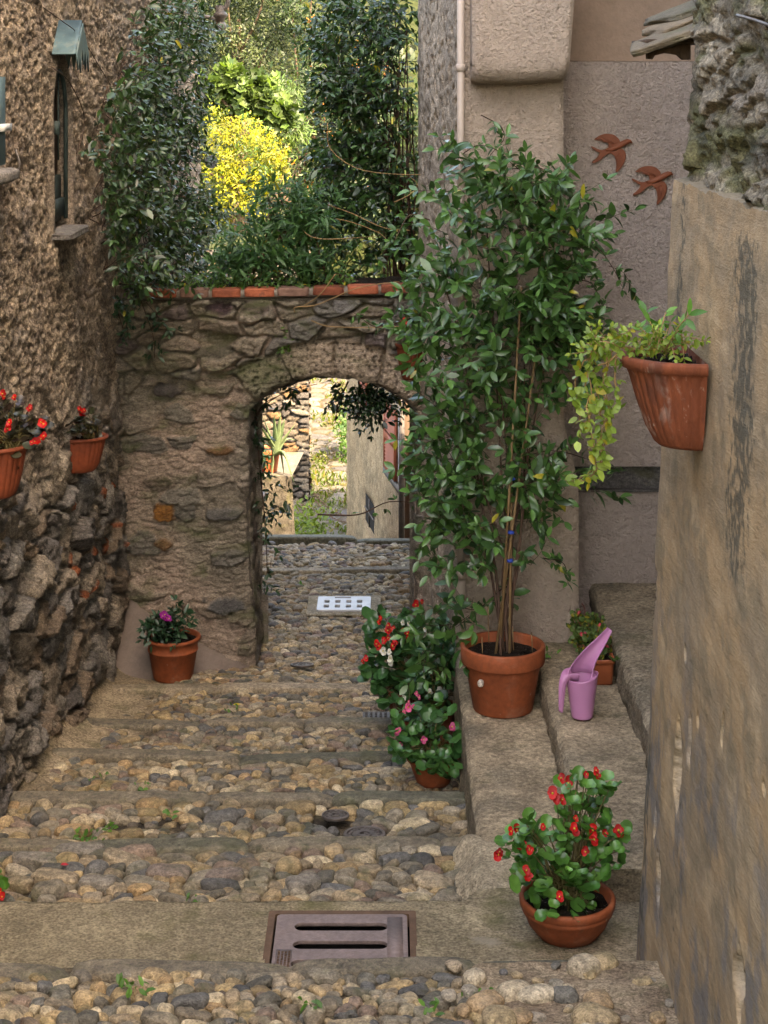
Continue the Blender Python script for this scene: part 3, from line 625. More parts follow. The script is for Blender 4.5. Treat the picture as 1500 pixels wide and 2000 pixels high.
NY = 10.28
nw = MB(); zsplit = at(0, 118, NY)[2]; zb0, zb1 = at(0, 957, NY)[2], at(0, 912, NY)[2]
V, F = soft_plane('n', .9, 2.3, .6, zb0, NY, None, .008, 0); nw.add(V, F); V, F = soft_plane('n', .9, 2.3, zb1, zsplit, NY+.01, None, .010, 0); nw.add(V, F)
nw.build('recess_wall', M['niche'], rh)
nb = MB(); V, F = soft_plane('n', .9, 2.3, zb0, zb1, NY+.05, None, .01, 0); nb.add(V, F, (.16, .145, .135))
V, F = box((.9, NY-.02, zb0-.008), (2.3, NY+.05, zb0)); nb.add(V, F, (.16, .145, .135)); nb.build('stone_band', M['slab'], rh)
nu = MB(); V, F = soft_plane('n', .9, 2.3, zsplit, 5.9, NY+.035, None, .008, 0); nu.add(V, F); V, F = box((.9, NY+.008, zsplit-.006), (2.3, NY+.05, zsplit)); nu.add(V, F); nu.build('upper_wall', M['stucco_dark'], rh)
bd = MB(); bd.add(*box((.62, PYD+.78, -2.7), (4.5, 17.0, 10.4))); bd.add(*box((2.3, 6.45, -.3), (4.5, PYD+.78, 10.4))); bd.add(*box((.44, PYD+.03, 5.8), (2.3, PYD+.78, 10.4))); bd.add(*box((.62, 17.0, -2.9), (4.5, 23.9, .6))); bd.build('house_body', M['bounce_stucco'], rh, False)  # unseen masses added: tall ones block the sun, low far one lets it past
rf = MB(); rf.add(*box((.3, 6.3, 10.4), (4.8, 17.2, 10.6))); rf.build('roof', M['timber'], rh, False)
# downpipe
dp = thing('downpipe', (.425, 9.63, 1.4), 'beige rain downpipe running down the corner of the stucco house', 'pipe')
zb = at(0, 1165, 9.63)[2]
t_ = MB(); t_.add(*tube([(.425, 9.63, 5.75), (.425, 9.63, zb+.1)], .0205, 14)); t_.build('pipe', M['pipe'], dp)
for z in (zb+.12, 2.55, 4.35):
    t_ = MB(); V, F = lathe([(.0207, -.02), (.0275, -.018), (.0275, .018), (.0207, .02)], 16, (.425, 9.63, z)); t_.add(V, F); t_.add(*box((.42, 9.65, z-.01), (.43, 9.71, z+.01))); t_.build('bracket', M['pipe'], dp)
t_ = MB(); V, F = lathe([(.0, .05), (.026, .05), (.030, .03), (.030, -.02), (.024, -.05), (.018, -.055)], 16, (.425, 9.63, zb+.04)); t_.add(V, F); t_.build('end_collar', M['pipe'], dp)

# --- stone stairs on the right
st = thing('stone_stairs', (.8, 8.6, .7), 'worn stone steps running sideways up from alley to the recessed wall', 'stairs')
def step_block(x0, x1, y0, y1, ztop, zbot, seed, tint):
    nx_, ny_ = int((x1-x0)/.018), int((y1-y0)/.018); us = np.linspace(0, 1, nx_); vs = np.linspace(0, 1, ny_); U, Vv = np.meshgrid(us, vs, indexing='ij')
    xx = x0+U*(x1-x0); yy = y0+Vv*(y1-y0); xx += (1-U)*.014*fbm(yy*6, yy*0+seed, seed, 4)
    z = ztop+.010*fbm(xx*6, yy*6, seed)+.004*fbm(xx*30, yy*25, seed+3)
    joint = np.abs((yy-y0+.11*gn(yy*0+3, xx*3, seed))/.83 % 1-.5); z -= .018*sstep(.014, .004, .5-np.where(yy > y0+.3, joint, 0))
    dl = xx-x0; z -= .03*np.maximum(0, 1-dl/.03)**2
    m = MB(); c = np.array(tint)*(1+.25*fbm(xx*3, yy*3, seed+9))[..., None]; c = lerp(c, np.array((.26, .215, .15)), (sstep(-.05, .4, fbm(xx*2.2, yy*2.2, seed+20))*.75)[..., None])
    m.add(np.stack([xx, yy, z], -1).reshape(-1, 3), grid_faces(nx_, ny_), c.reshape(-1, 3))
    # left riser and front face
    nz = 18; Zs = np.linspace(0, 1, nz); A_, B_ = np.meshgrid(np.arange(ny_), Zs, indexing='ij')
    xe = xx[0][:, None]+np.zeros((ny_, nz)); ze = lerp(z[0][:, None], zbot, B_); ye = yy[0][:, None]+np.zeros((ny_, nz))
    dn = (.03*fbm(ye*5, ze*9, seed+5, 5, .6)+.015*gn(ye*2, ze*22, seed+6))*sstep(0, .2, B_); 
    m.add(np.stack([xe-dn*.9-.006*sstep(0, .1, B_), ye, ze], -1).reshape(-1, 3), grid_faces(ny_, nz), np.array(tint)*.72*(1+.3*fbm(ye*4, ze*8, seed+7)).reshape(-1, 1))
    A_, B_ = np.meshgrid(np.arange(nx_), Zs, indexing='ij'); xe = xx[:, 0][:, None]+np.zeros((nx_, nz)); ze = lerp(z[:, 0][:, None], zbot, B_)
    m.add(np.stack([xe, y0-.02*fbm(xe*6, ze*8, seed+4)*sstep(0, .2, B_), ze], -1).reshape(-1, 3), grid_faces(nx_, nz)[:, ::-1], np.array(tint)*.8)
    return m
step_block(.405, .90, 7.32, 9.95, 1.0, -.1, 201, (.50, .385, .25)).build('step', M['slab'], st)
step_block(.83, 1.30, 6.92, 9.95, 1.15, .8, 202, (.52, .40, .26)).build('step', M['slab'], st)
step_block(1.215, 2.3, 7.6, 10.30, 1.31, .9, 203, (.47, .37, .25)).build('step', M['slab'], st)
# pale mortar ramp between the apron and the first step is part of the stairs
mr_ = MB(); us = np.linspace(.30, .98, 40); vs = np.linspace(6.85, 7.62, 45); U, Vv = np.meshgrid(us, vs, indexing='ij')
Z = 1.012+.008*fbm(U*7, Vv*7, 3)-.10*sstep(.40, .30, U+.05*gn(Vv*6, U*3, 8))-.03*sstep(7.45, 7.62, Vv+.08*gn(U*6, Vv*6, 5))-.03*sstep(6.92, 6.85, Vv)
mr_.add(np.stack([U, Vv, Z], -1).reshape(-1, 3), grid_faces(40, 45), lerp(np.array((.62, .50, .34)), np.array((.45, .37, .25)), sstep(-.1, .4, fbm(U*4, Vv*4, 12))[..., None]).reshape(-1, 3)); mr_.build('mortar_ramp', M['concrete'], st)

# --- weathered wall at the right edge: streaked plaster below, bare stone above
ww = thing('weathered_wall', (1.5, 4.5, 1), 'ochre weathered plaster wall with dark streaks and bare mossy stone above, carrying the ribbed pot', 'wall')
ZS = 3.95
def bx_(z): return .925+.046*(z-1.05)
def plast(u, v):                       # u = distance from far end, towards the camera
    e = .035*fbm(v*2.2, v*0+3, 4, 4)+.012*gn(v*11, v*0, 6)
    d = .010*fbm(u*2, v*1.3, 11)+.004*fbm(u*9, v*7, 12)
    d -= .05*np.maximum(0, 1-u/.06)**2
    big = fbm(u*1.8, v*3.4, 23, 4); mid = fbm(u*4.5+.08*gn(v*4, u*3, 3), v*5.5, 21, 5, .68); fin = fbm(u*24, v*36, 22, 4, .72); dab = fbm(u*24, v*20, 33, 4, .75)
    c = lerp(np.array((.46, .305, .165)), np.array((.36, .26, .16)), sstep(-.25, .3, big)[..., None])
    c = lerp(c, np.array((.60, .43, .255)), (sstep(.05, .45, fbm(u*2.6+9, v*5, 29, 5, .65))*.65)[..., None])
    c = lerp(c, np.array((.27, .205, .125)), (sstep(-.05, .36, mid+.18*fin)*.75)[..., None])
    c = lerp(c, np.array((.20, .185, .175)), (sstep(.0, .3, fbm(u*4.5+2, v*3, 27, 5, .65)+.15*fin+.25*sstep(.35, .05, u))*sstep(2.9, 1.8, v)*.75)[..., None])
    c = c*(1+.12*fin+.05*dab)[..., None]
    zone = np.exp(-((u-1.40+.06*(v-3.3)-.05*gn(v*1.6, u*0, 2))/.19)**2)*sstep(2.7, 3.0, v)*sstep(4.0, 3.75, v)+.75*np.exp(-((u-.30-.03*gn(v*2, u*0, 5))/.07)**2)*sstep(2.9, 3.3, v)+.9*np.exp(-((u-.10)/.07)**2)*sstep(2.15, 1.7, v)*sstep(1.0, 1.3, v)+.45*np.exp(-((u-.75)/.10)**2)*sstep(2.4, 2.0, v)
    dark = sstep(.50, .80, .70*zone+1.15*dab*(.35+zone)+.40*mid+.14)
    c = lerp(c, np.array((.085, .078, .055)), (dark*.8)[..., None])
    # broken patches: where the skin has fallen off (centre column, rows, width)
    for px_, y0_, y1_, wd in ((1264, 1080, 1210, 14), (1324, 1398, 1575, 13), (1342, 1400, 1500, 6), (1300, 1660, 1780, 7), (1247, 1400, 1800, 10), (1452, 1838, 1975, 17), (1330, 1262, 1290, 7), (1480, 1530, 1555, 7), (1290, 1560, 1640, 4), (1356, 1390, 1420, 4), (1400, 1400, 1460, 4)):
        x_ = .97; dd_ = x_*FPX/(px_-750); uc = 6.42-dd_; za, zb2 = ZC-(y1_-HY)*dd_/FPX, ZC-(y0_-HY)*dd_/FPX; hw_ = wd*dd_/FPX*dd_/x_*.5
        q = np.hypot((u-uc-.02*gn(v*9, u*0, px_))/hw_, (v-(za+zb2)/2)/((zb2-za)/2))+.35*gn(u*18, v*11, 7)+.2*gn(u*50, v*40, 9)
        k = sstep(1.05, .85, q); d = d-.030*k+.014*k*fbm(u*60, v*60, 9); c = lerp(c, np.array((.60, .47, .33))*(1+.5*fbm(u*70, v*70, 19))[..., None], (k*.9)[..., None])
        hole = k*sstep(.45, .2, np.hypot((u-uc+.3*hw_)/hw_*1.6, (v-lerp(za, zb2, .72))/((zb2-za)*.22))); d = d-.06*hole; c = lerp(c, np.array((.10, .075, .05)), (hole*.8)[..., None])
    return d+e*np.maximum(0, 1-u/.25)*.0, c
us = np.concatenate([np.arange(0, 2.1, .008), np.arange(2.1, 6.5, .08)]); vs = np.arange(.3, ZS, .009)
U, Vv = np.meshgrid(us, vs, indexing='ij'); d, c = plast(U, Vv)
ee = .035*fbm(Vv*2.2, Vv*0+3, 4, 5)+.010*gn(Vv*11, Vv*0, 6)
P = np.stack([bx_(Vv)-d, 6.42-U+ee*np.maximum(0, 1-U/.2), Vv+sstep(ZS-.25, ZS, Vv)*(.035*fbm(U*4, U*0+2, 41, 5, .6)-.02)], -1)
pm = MB(); pm.add(P.reshape(-1, 3), grid_faces(len(us), len(vs))[:, ::-1], c.reshape(-1, 3))
e = P[0]; b = e+np.array((.9, .02, 0)); n = len(e); pm.add(np.concatenate([e, b]), np.stack([np.arange(n-1), np.arange(n-1)+1, np.arange(n-1)+n+1, np.arange(n-1)+n], -1), (.3, .24, .17))
e = P[:, -1]; b = e+np.array((.06, 0, .012)); n = len(e); pm.add(np.concatenate([e, b]), np.stack([np.arange(n-1), np.arange(n-1)+1, np.arange(n-1)+n+1, np.arange(n-1)+n], -1), (.22, .17, .11))
pm.build('plaster', M['plaster'], ww)
def bare(u, v):
    wu = u+.07*gn(u*4, v*4, 1); wv = v+.05*gn(u*4, v*4, 2)
    f1, f2, cid, cx, cy = worley(wu*3.0, wv*9.5, 3); r = h2(np.floor(cid*9999), np.floor(cid*31), 4); r2 = h2(np.floor(cid*999), np.floor(cid*131), 7)
    pr = sstep(.03, .16, f2-f1); d = pr*(.01+.05*r)+pr*(cx*(r2-.5)*.10+cy*(.5-r)*.12)
    d += .024*fbm(u*4, v*34, 6, 5, .7)*(.4+pr)+.034*fbm(u*6, v*17, 16, 5, .72)+.020*fbm(u*22, v*54, 8, 3, .7)
    d *= (.35+.4*sstep(0, .35, u)); d -= .03*np.maximum(0, 1-u/.06)**2+.03*sstep(.32, .1, worley(u*7, v*17, 9)[0])
    mort = np.array((.44, .355, .25)); c = np.where((pr > .35)[..., None], lerp(mort, pick([(.44, .36, .26), (.31, .26, .19), (.52, .43, .31), (.25, .205, .145), (.38, .31, .24)], cid), .8), mort)
    c = lerp(c, np.array((.16, .165, .05)), (sstep(.02, .35, fbm(u*2.5, v*6, 13)+.25*sstep(.4, .0, v-ZS))*.7)[..., None])
    c = lerp(c, np.array((.10, .095, .075)), (sstep(.15, .4, fbm(u*3+5, v*5, 14))*.6)[..., None])
    return d, c
us = np.concatenate([np.arange(0, 2.1, .0105), np.arange(2.1, 6.5, .08)]); vs = np.arange(ZS-.03, 5.6, .0115); U, Vv = np.meshgrid(us, vs, indexing='ij'); d, c = bare(U, Vv)
ee = .02*fbm(Vv*5, Vv*0+9, 14, 4)
P = np.stack([bx_(Vv)+.055-d*.8, 6.40-U+ee*np.maximum(0, 1-U/.15), Vv], -1)
sm_ = MB(); sm_.add(P.reshape(-1, 3), grid_faces(len(us), len(vs))[:, ::-1], c.reshape(-1, 3)); e = P[0]; b = e+np.array((.9, .02, 0)); n = len(e); sm_.add(np.concatenate([e, b]), np.stack([np.arange(n-1), np.arange(n-1)+1, np.arange(n-1)+n+1, np.arange(n-1)+n], -1), (.3, .25, .18))
sm_.build('bare_masonry', M['rubble'], ww)
bb = MB(); bb.add(*box((1.3, -3, .2), (4.5, 6.38, 10.6))); bb.build('house_body', M['bounce_stucco'], ww, False)  # unseen block added behind the wall, tall enough to shade the alley
# twig-like wire on that wall
tw = MB(); tw.add(*tube(spline([at(1440, 30, 5.3), at(1470, 38, 5.15), at(1510, 52, 4.95)], 8), .006, 6)); tag(tw.build('wire', M['iron'], loc=at(1450, 35, 5.2)), 'dark stub of wire sticking out of the bare stone wall top right', 'wire')

# --- slate canopy sticking out past that wall
sc_ = thing('slate_canopy', at(1280, 90, 6.75), 'small canopy of stacked grey slates on a dark timber bracket', 'canopy')
cols = [(.19, .145, .095), (.14, .11, .075), (.24, .175, .11), (.15, .125, .085)]
for i, (px, py, l, hh, dd) in enumerate(((1262, 72, .30, .018, 6.60), (1300, 62, .26, .022, 6.72), (1300, 38, .30, .020, 6.82), (1310, 14, .28, .020, 6.95))):
    c = at(px+44, py, dd); V, F, m = stones(np.array([c]), np.array([(.145, .20, .017)]), np.array([.12*(i-1)]), np.full(1, 9.), np.full(1, .03), 3, 60+i)
    V[:, 2] += (V[:, 0]-c[0])*.38+(V[:, 1]-c[1])*.06
    make('slate', V, F, M['slate'], sc_, np.tile(cols[i], (len(V), 1)))
tb = MB(); a = at(1252, 78, 6.65); b = at(1330, 112, 6.65); z1, z0 = a[2], at(0, 86, 6.65)[2]
tb.add(*box((a[0], 6.5, z0), (b[0]+.4, 6.9, z1))); tb.build('timber_beam', M['oldwood'], sc_, False)
V, F = flatshape([[(0, 0), (.0, -.058), (.014, -.060), (.02, -.046), (.05, -.036), (.085, -.044), (.10, -.062), (.12, -.062), (.12, 0)]], .05)
V = np.stack([a[0]+.012+V[:, 0]*1.35, 6.56+V[:, 2], z0+.001+V[:, 1]], -1); make('bracket', V, F, M['oldwood'], sc_, smooth=False)

# ================================================================== DRAINS AND COVERS
gz0 = lerp(ZC-3.25, ZC-3.28, (6.55-6)/.94)
gr = thing('drain_grate', ((GX0+GX1)/2, (GY0+GY1)/2, gz0), 'square cast iron drain grate with three long slots set in the concrete', 'drain grate')
w_, d_ = GX1-GX0, GY1-GY0
sl3 = [rrect(.095, d_-.152-k*.140, .095+.355, d_-.092-k*.140, .029) for k in range(3)]
V, F = flatshape([rrect(.022, .02, w_-.022, d_-.022, .02)]+sl3, .014, .002); V = V+np.array((GX0, GY0, gz0-.006)); make('grate_plate', V, F, M['cast'], gr, smooth=False)
V, F = flatshape([rrect(-.012, -.02, w_+.012, d_+.012, .01), rrect(.014, .01, w_-.014, d_-.014, .01)], .05); V = V+np.array((GX0, GY0, gz0-.045)); make('grate_frame', V, F, M['rust'], gr, smooth=False)
m = MB(); V, F = box((GX0-.015, GY0-.02, gz0-.36), (GX1+.015, GY1+.01, gz0-.055)); m.add(V, F[[0, 1, 2, 3, 4]][:, ::-1]); m.build('pit', M['black'], gr, False)
for b_ in (((GX0+.035, GY0+.03, gz0+.0075), (GX0+.095, GY0+.20, gz0+.0095)), ((GX1-.10, GY0+.05, gz0+.0075), (GX1-.04, GY1-.05, gz0+.0090))):
    m = MB(); m.add(*box(*b_)); m.build('raised_panel', M['cast'], gr, False)
# raised lines of lettering on the left panel are too worn to read: short raised dashes
m = MB()
for i in range(4):
    y = GY0+.05
    while y < GY0+.18:
        l = rng.uniform(.006, .018); m.add(*box((GX0+.042+i*.013, y, gz0+.0094), (GX0+.050+i*.013, y+l, gz0+.0115))); y += l+.006
m.build('worn_lettering', M['rust'], gr, False)

def sit(o, c): pass
cw = covers['white']; zc_ = float(zg(cw[1]))+.024
sl4 = float(zg(cw[1]+.2)-zg(cw[1]-.2))/.4
wc_ = thing('drain_cover', (cw[0], cw[1], zc_), 'white metal drain cover with eight square holes in a concrete surround', 'drain cover')
hs = [rrect(-.155+i*.09-.008, -.14+j*.15, -.155+i*.09+.034, -.14+j*.15+.09, .01) for i in range(4) for j in range(2)]
def slope(V): V = V.copy(); V[:, 2] += V[:, 1]*sl4; return V+np.array((cw[0], cw[1], zc_))
V, F = flatshape([rrect(-.22, -.215, .22, .215, .02)]+hs, .02, .003); make('cover_plate', slope(V), F, M['white_metal'], wc_, smooth=False)
V, F = flatshape([rrect(-.30, -.31, .30, .30, .03), rrect(-.222, -.217, .222, .217, .02)], .012); make('surround', slope(V-np.array((0, 0, .006))), F, M['concrete'], wc_, np.tile((.62, .51, .36), (len(V), 1)), False)
V, F = box((-.215, -.21, -.012), (.215, .21, -.002)); make('pit', slope(V), F, M['black'], wc_, smooth=False)  # flat black sheet, its colour stands in for shaded depth below the holes
V, F = box((-.08, .155, .0205), (.055, .18, .0225)); make('name_strip', slope(V), F, M['cast'], wc_, smooth=False)
def round_cover(c, r, label, holes=True, tilt=0):
    t = thing('manhole_cover', (c[0], c[1], c[2]+.03), label, 'manhole cover')
    ring = [circ(r), circ(r*.84)]; z = c[2]+.028
    sl = (zg(c[1]+.03)-zg(c[1]-.03))/.06
    def fin(V): V = V.copy(); V[:, 2] += V[:, 1]*(sl+tilt); return V+np.array((c[0], c[1], z))
    V, F = flatshape(ring, .014, .002); make('rim', fin(V), F, M['iron'], t, smooth=False)
    V, F = flatshape([circ(r*.82), [(x*.5, y*.5+r*.15) for x, y in rrect(-r*.42, -r*.2, -r*.06, r*.2, r*.1)], [(x*.5, y*.5-r*.1) for x, y in rrect(r*.1, -r*.2, r*.5, r*.2, r*.1)]] if holes else [circ(r*.82)], .009, .001); make('lid', fin(V), F, M['iron'], t, smooth=False)
    m = MB(); k = 16 if r > .08 else 12
    for i in range(k):
        a = 6.2832*i/k; V, F = box((r*.60, -.005, .009), (r*.78, .005, .0125)); ca, sa = math.cos(a), math.sin(a); V = np.stack([V[:, 0]*ca-V[:, 1]*sa, V[:, 0]*sa+V[:, 1]*ca, V[:, 2]], -1); m.add(fin(V), F)
    V, F = flatshape([circ(r*.36), circ(r*.26)], .004); V[:, 2] += .0092; m.add(fin(V), F); m.build('raised_ribs', M['iron'], t, smooth=False)
round_cover(covers['r1'], .062, 'round rusty iron cover among pebbles, farther of the touching pair')
round_cover(covers['r2'], .066, 'round rusty iron cover among pebbles, nearer of the touching pair')
round_cover(covers['r3'], .097, 'largest round iron cover, behind a mossy edging stone')
round_cover(covers['r4'], .085, 'small round cover in the paving near the foot of the archway')
c = covers['sq']; t = thing('gully_cover', c, 'small square iron cover beside the red begonia pot', 'gully cover')
V, F = flatshape([rrect(-.085, -.085, .085, .085, .008)], .016, .002); make('plate', V+c+np.array((0, 0, .02)), F, M['iron'], t, smooth=False)
m = MB()
for i in range(5):
    for j in range(5): m.add(*box(c+np.array((-.07+i*.03, -.068+j*.03, .036)), c+np.array((-.055+i*.03, -.058+j*.03, .041))))
m.build('raised_studs', M['iron'], t, smooth=False)

# ================================================================== FOLIAGE
def tmpl(rows, fold=.28, droop=.18):
    V = []; F3, F4 = [], []
    n = len(rows)
    for i, (t, w) in enumerate(rows):
        if i in (0, n-1): V.append((t, 0, -droop*t*t))
        else: V += [(t, -w/2, fold*w/2-droop*t*t), (t, 0, -droop*t*t), (t, w/2, fold*w/2-droop*t*t)]
    F3 += [(0, 2, 1), (0, 3, 2)]
    for i in range(1, n-2):
        a = 1+(i-1)*3; b = a+3; F4 += [(a, a+1, b+1, b), (a+1, a+2, b+2, b+1)]
    a = 1+(n-3)*3; e = len(V)-1; F3 += [(a, a+1, e), (a+1, a+2, e)]
    return np.array(V), np.array(F3), np.array(F4).reshape(-1, 4)
T_JAS = tmpl([(0, 0), (.15, .22), (.42, .42), (.72, .34), (.9, .14), (1, 0)])
T_OLE = tmpl([(0, 0), (.2, .15), (.5, .24), (.8, .15), (1, 0)], .2, .25)
T_SMALL = tmpl([(0, 0), (.3, .48), (.7, .42), (1, 0)], .25, .2)
def round_t(n=11, lob=.0, notch=.25):
    V = [(.10, 0, 0.02)]; F = []
    for ring, rr in ((1, .55), (2, 1.)):
        for i in range(n):
            a = 2*math.pi*(i+.5)/n-math.pi
            r = rr*.5*(1-notch*math.exp(-((abs(a)-math.pi)/.42)**2)+lob*math.cos(5*a)); V.append((.48+r*math.cos(a), r*1.05*math.sin(a), (.13*rr*rr-.06)+.05*rr*math.cos(a*5)))
    V = np.array(V); F3 = [(0, 1+i, 1+(i+1) % n) for i in range(n)]; F4 = [(1+i, 1+n+i, 1+n+(i+1) % n, 1+(i+1) % n) for i in range(n)]
    V[0] = (.38, 0, -.07)
    return V, np.array(F3), np.array(F4)
T_ROUND = round_t()
T_FIG = round_t(15, .28, .35)
def leaves(mb, P, D, Nm, L, T, tint, wid=1.0):
    P = np.asarray(P); n = len(P)
    if n == 0: return
    D = nrm(np.asarray(D)); Sd = nrm(np.cross(D, Nm)); Up = np.cross(Sd, D)
    V, F3, F4 = T; m = len(V)
    L = np.broadcast_to(np.asarray(L, float), (n,)); w = RNG.uniform(.82, 1.15, n)*wid; dr = RNG.uniform(.2, 1.9, n)
    Q = P[:, None]+L[:, None, None]*(V[None, :, 0:1]*D[:, None]+V[None, :, 1:2]*w[:, None, None]*Sd[:, None]+V[None, :, 2:3]*dr[:, None, None]*Up[:, None])
    o = (np.arange(n)*m)[:, None, None]
    fs = [(F3[None]+o).reshape(-1, 3)]
    if len(F4): fs.append((F4[None]+o).reshape(-1, 4))
    mb.add(Q.reshape(-1, 3), fs, np.repeat(tint, m, 0))
def rdir(n): return nrm(RNG.normal(size=(n, 3)))
def greens(n, a, b, yellow=.0, yc=(.35, .30, .03)):
    t = RNG.beta(1.6, 2.2, n)[:, None]; c = lerp(np.array(a), np.array(b), t)*RNG.uniform(.8, 1.2, (n, 1))
    y = RNG.random(n) < yellow; c[y] = np.array(yc); return c
def sprigs(lf, stm, base, dr, nl, sp, L, T, ca, cb, droop=.35, spread=.9, up=.25, yel=.004, face=None, stems=True, wid=1.0, stemr=.0013, opp=True):
    """base (n,3) and direction (n,3) of n twigs, each with pairs of leaves"""
    n = len(base); dr = nrm(dr); p = base.copy(); v = dr.copy(); path = [p.copy()]
    for k in range(nl):
        v = nrm(v+np.array((0, 0, -droop*sp/.02*.02))+RNG.normal(0, .12, (n, 3))); p = p+v*sp; path.append(p.copy())
        side = nrm(np.cross(v, rdir(n)))
        for sg in ((1, -1) if opp else (1,)):
            D = nrm(v*.55+sg*side*spread+np.array((0, 0, -.12))+RNG.normal(0, .25, (n, 3)))
            Nm = nrm(np.array((0, 0, up))+(face if face is not None else 0)+RNG.normal(0, .45, (n, 3))+np.array((0, -.35, .45)))
            keep = RNG.random(n) < .92
            leaves(lf, p[keep], D[keep], Nm[keep], L*RNG.uniform(.5, 1.2, keep.sum())*(1-.35*k/nl), T, greens(keep.sum(), ca, cb, yel), wid)
    leaves(lf, p, v, nrm(rdir(n)*.4+np.array((0, -.4, .7))), L*.7, T, greens(n, lerp(np.array(ca), np.array(cb), .4), np.array(cb)*1.35), wid)
    if stems and stm is not None:
        Pt = np.stack(path, 1)
        for i in range(n): stm.add(*tube(Pt[i], np.linspace(stemr*1.4, stemr*.6, nl+1), 4))
def clump(px, py, sc, lo, s=0):
    return gn(px/sc, py/sc, s)+.4*gn(px/sc*2.3, py/sc*2.3, s+3) > lo
def blobs(specs, n):
    """specs (px,py,rx,ry,weight) -> n pixel points"""
    s = np.array([b if len(b) == 5 else (*b, 1.) for b in specs]); w = s[:, 2]*s[:, 3]*s[:, 4]; i = RNG.choice(len(s), n, p=w/w.sum())
    a = RNG.uniform(0, 2*np.pi, n); r = np.sqrt(RNG.random(n)); return s[i, 0]+s[i, 2]*r*np.cos(a), s[i, 1]+s[i, 3]*r*np.sin(a)
def P3(px, py, d): return np.stack([(px-750)*d/FPX, d, ZC-(py-HY)*d/FPX], -1)
JA, JB = (.020, .068, .016), (.095, .215, .048)

# ---- big potted climber
def pot_profile(rt, rb, h, rim, lip=.012, t=.014, soil=.035):
    return [(rb*.2, 0), (rb, 0), (rb+.003, .006), (lerp(rb, rt-lip, .5), h*.45), (rt-lip, h-rim-.004), (rt-.001, h-rim), (rt, h-rim+.006), (rt+.004, h-.008), (rt, h), (rt-t, h), (rt-t-.004, h-.01), (rt-t-.012, h-soil-.03)]
def soil_disc(c, r, name='soil', parent=None):
    n = 28; a = np.linspace(0, 2*np.pi, n, endpoint=False); V = []
    rs = np.linspace(0.02, 1, 12)
    for rr in rs:
        for t in a: V.append((rr*r*math.cos(t), rr*r*math.sin(t), 0))
    V = np.array(V); V[:, 2] = .012*fbm(V[:, 0]*22, V[:, 1]*22, 5)+.010*(1-(V[:, 0]**2+V[:, 1]**2)/r**2)
    return make(name, V+np.array(c), np.array(grid_faces(12, n).tolist()+[[i*n+n-1, i*n, (i+1)*n, (i+1)*n+n-1] for i in range(11)]), M['soil'], parent)
PC = np.array((at(982, 1385, 9.09)[0], 9.09, 1.004))
pt = thing('potted_climber', PC, 'large glossy green climber on canes in the biggest terracotta pot, trained up the pillar', 'potted plant')
rt, rb, ph = .221, .152, .335
V, F = lathe([(rb*.2, 0), (rb, 0), (rb+.004, .006), (.197, ph-.095), (.199, ph-.09), (.2165, ph-.088), (.219, ph-.08), (rt, ph-.006), (rt-.003, ph), (rt-.020, ph), (rt-.024, ph-.008), (rt-.032, ph-.09)], 64, PC)
pot = make('pot', V, F, M['terracotta'], pt)
soil_disc(PC+np.array((0, 0, ph-.05)), .196, 'soil', pt)
ch = MB(); V, F, m = stones(np.array([PC+np.array((-.125, -.157, .185))]), np.array([(.016, .016, .019)]), np.zeros(1), np.full(1, 2.5), np.full(1, .06), 2, 4); ch.add(V, F, (.62, .52, .42)); ch.build('chip', M['pebble'], pot)
CL = [(965, 420, 105, 90), (890, 510, 80, 80), (1065, 400, 70, 60), (965, 600, 130, 110), (1080, 560, 90, 100), (1180, 530, 40, 60, .35), (1140, 470, 50, 60, .5), (920, 740, 75, 100), (1040, 720, 90, 100), (1115, 690, 60, 70), (900, 850, 60, 80, 1.1), (985, 850, 80, 60), (885, 960, 42, 80, 1.1), (930, 940, 60, 70, 1.1), (885, 1070, 42, 55), (950, 1050, 40, 60, .7), (1010, 1010, 60, 50, .7),
      (1000, 960, 70, 60), (1080, 930, 60, 60, .7), (1045, 1060, 50, 50, .7), (1070, 1130, 35, 35, .3), (885, 1110, 30, 40, .5), (985, 1180, 30, 40, .5), (900, 1200, 60, 40, .5), (860, 1255, 40, 50, .7), (1095, 1235, 18, 18, .15), (960, 330, 80, 35, .25), (900, 345, 40, 60, .45), (830, 560, 30, 80, .35), (1190, 910, 30, 30, .3), (1050, 640, 60, 60), (1020, 480, 110, 90), (830, 690, 25, 60, .3), (870, 640, 50, 80)]
lf, stm = MB(), MB()
px, py = blobs(CL, 640); kk = clump(px, py, 55, -.18, 4); px, py = px[kk], py[kk]; n = len(px); d = RNG.uniform(9.12, 9.60, n); d = np.where(py > 1000, np.minimum(d, 9.5), d); d = np.where(px < 880, RNG.uniform(9.25, 9.7, n), d)
base = P3(px, py, d); ctr = P3(np.full(n, 985.), np.minimum(py+60, 1250), np.full(n, 9.5))
dr = nrm(base-ctr)*.55+np.array((0, -.45, .10))+RNG.normal(0, .55, (n, 3))
sprigs(lf, stm, base, dr, 5, .046, .104, T_JAS, JA, JB, droop=.30, yel=.008)
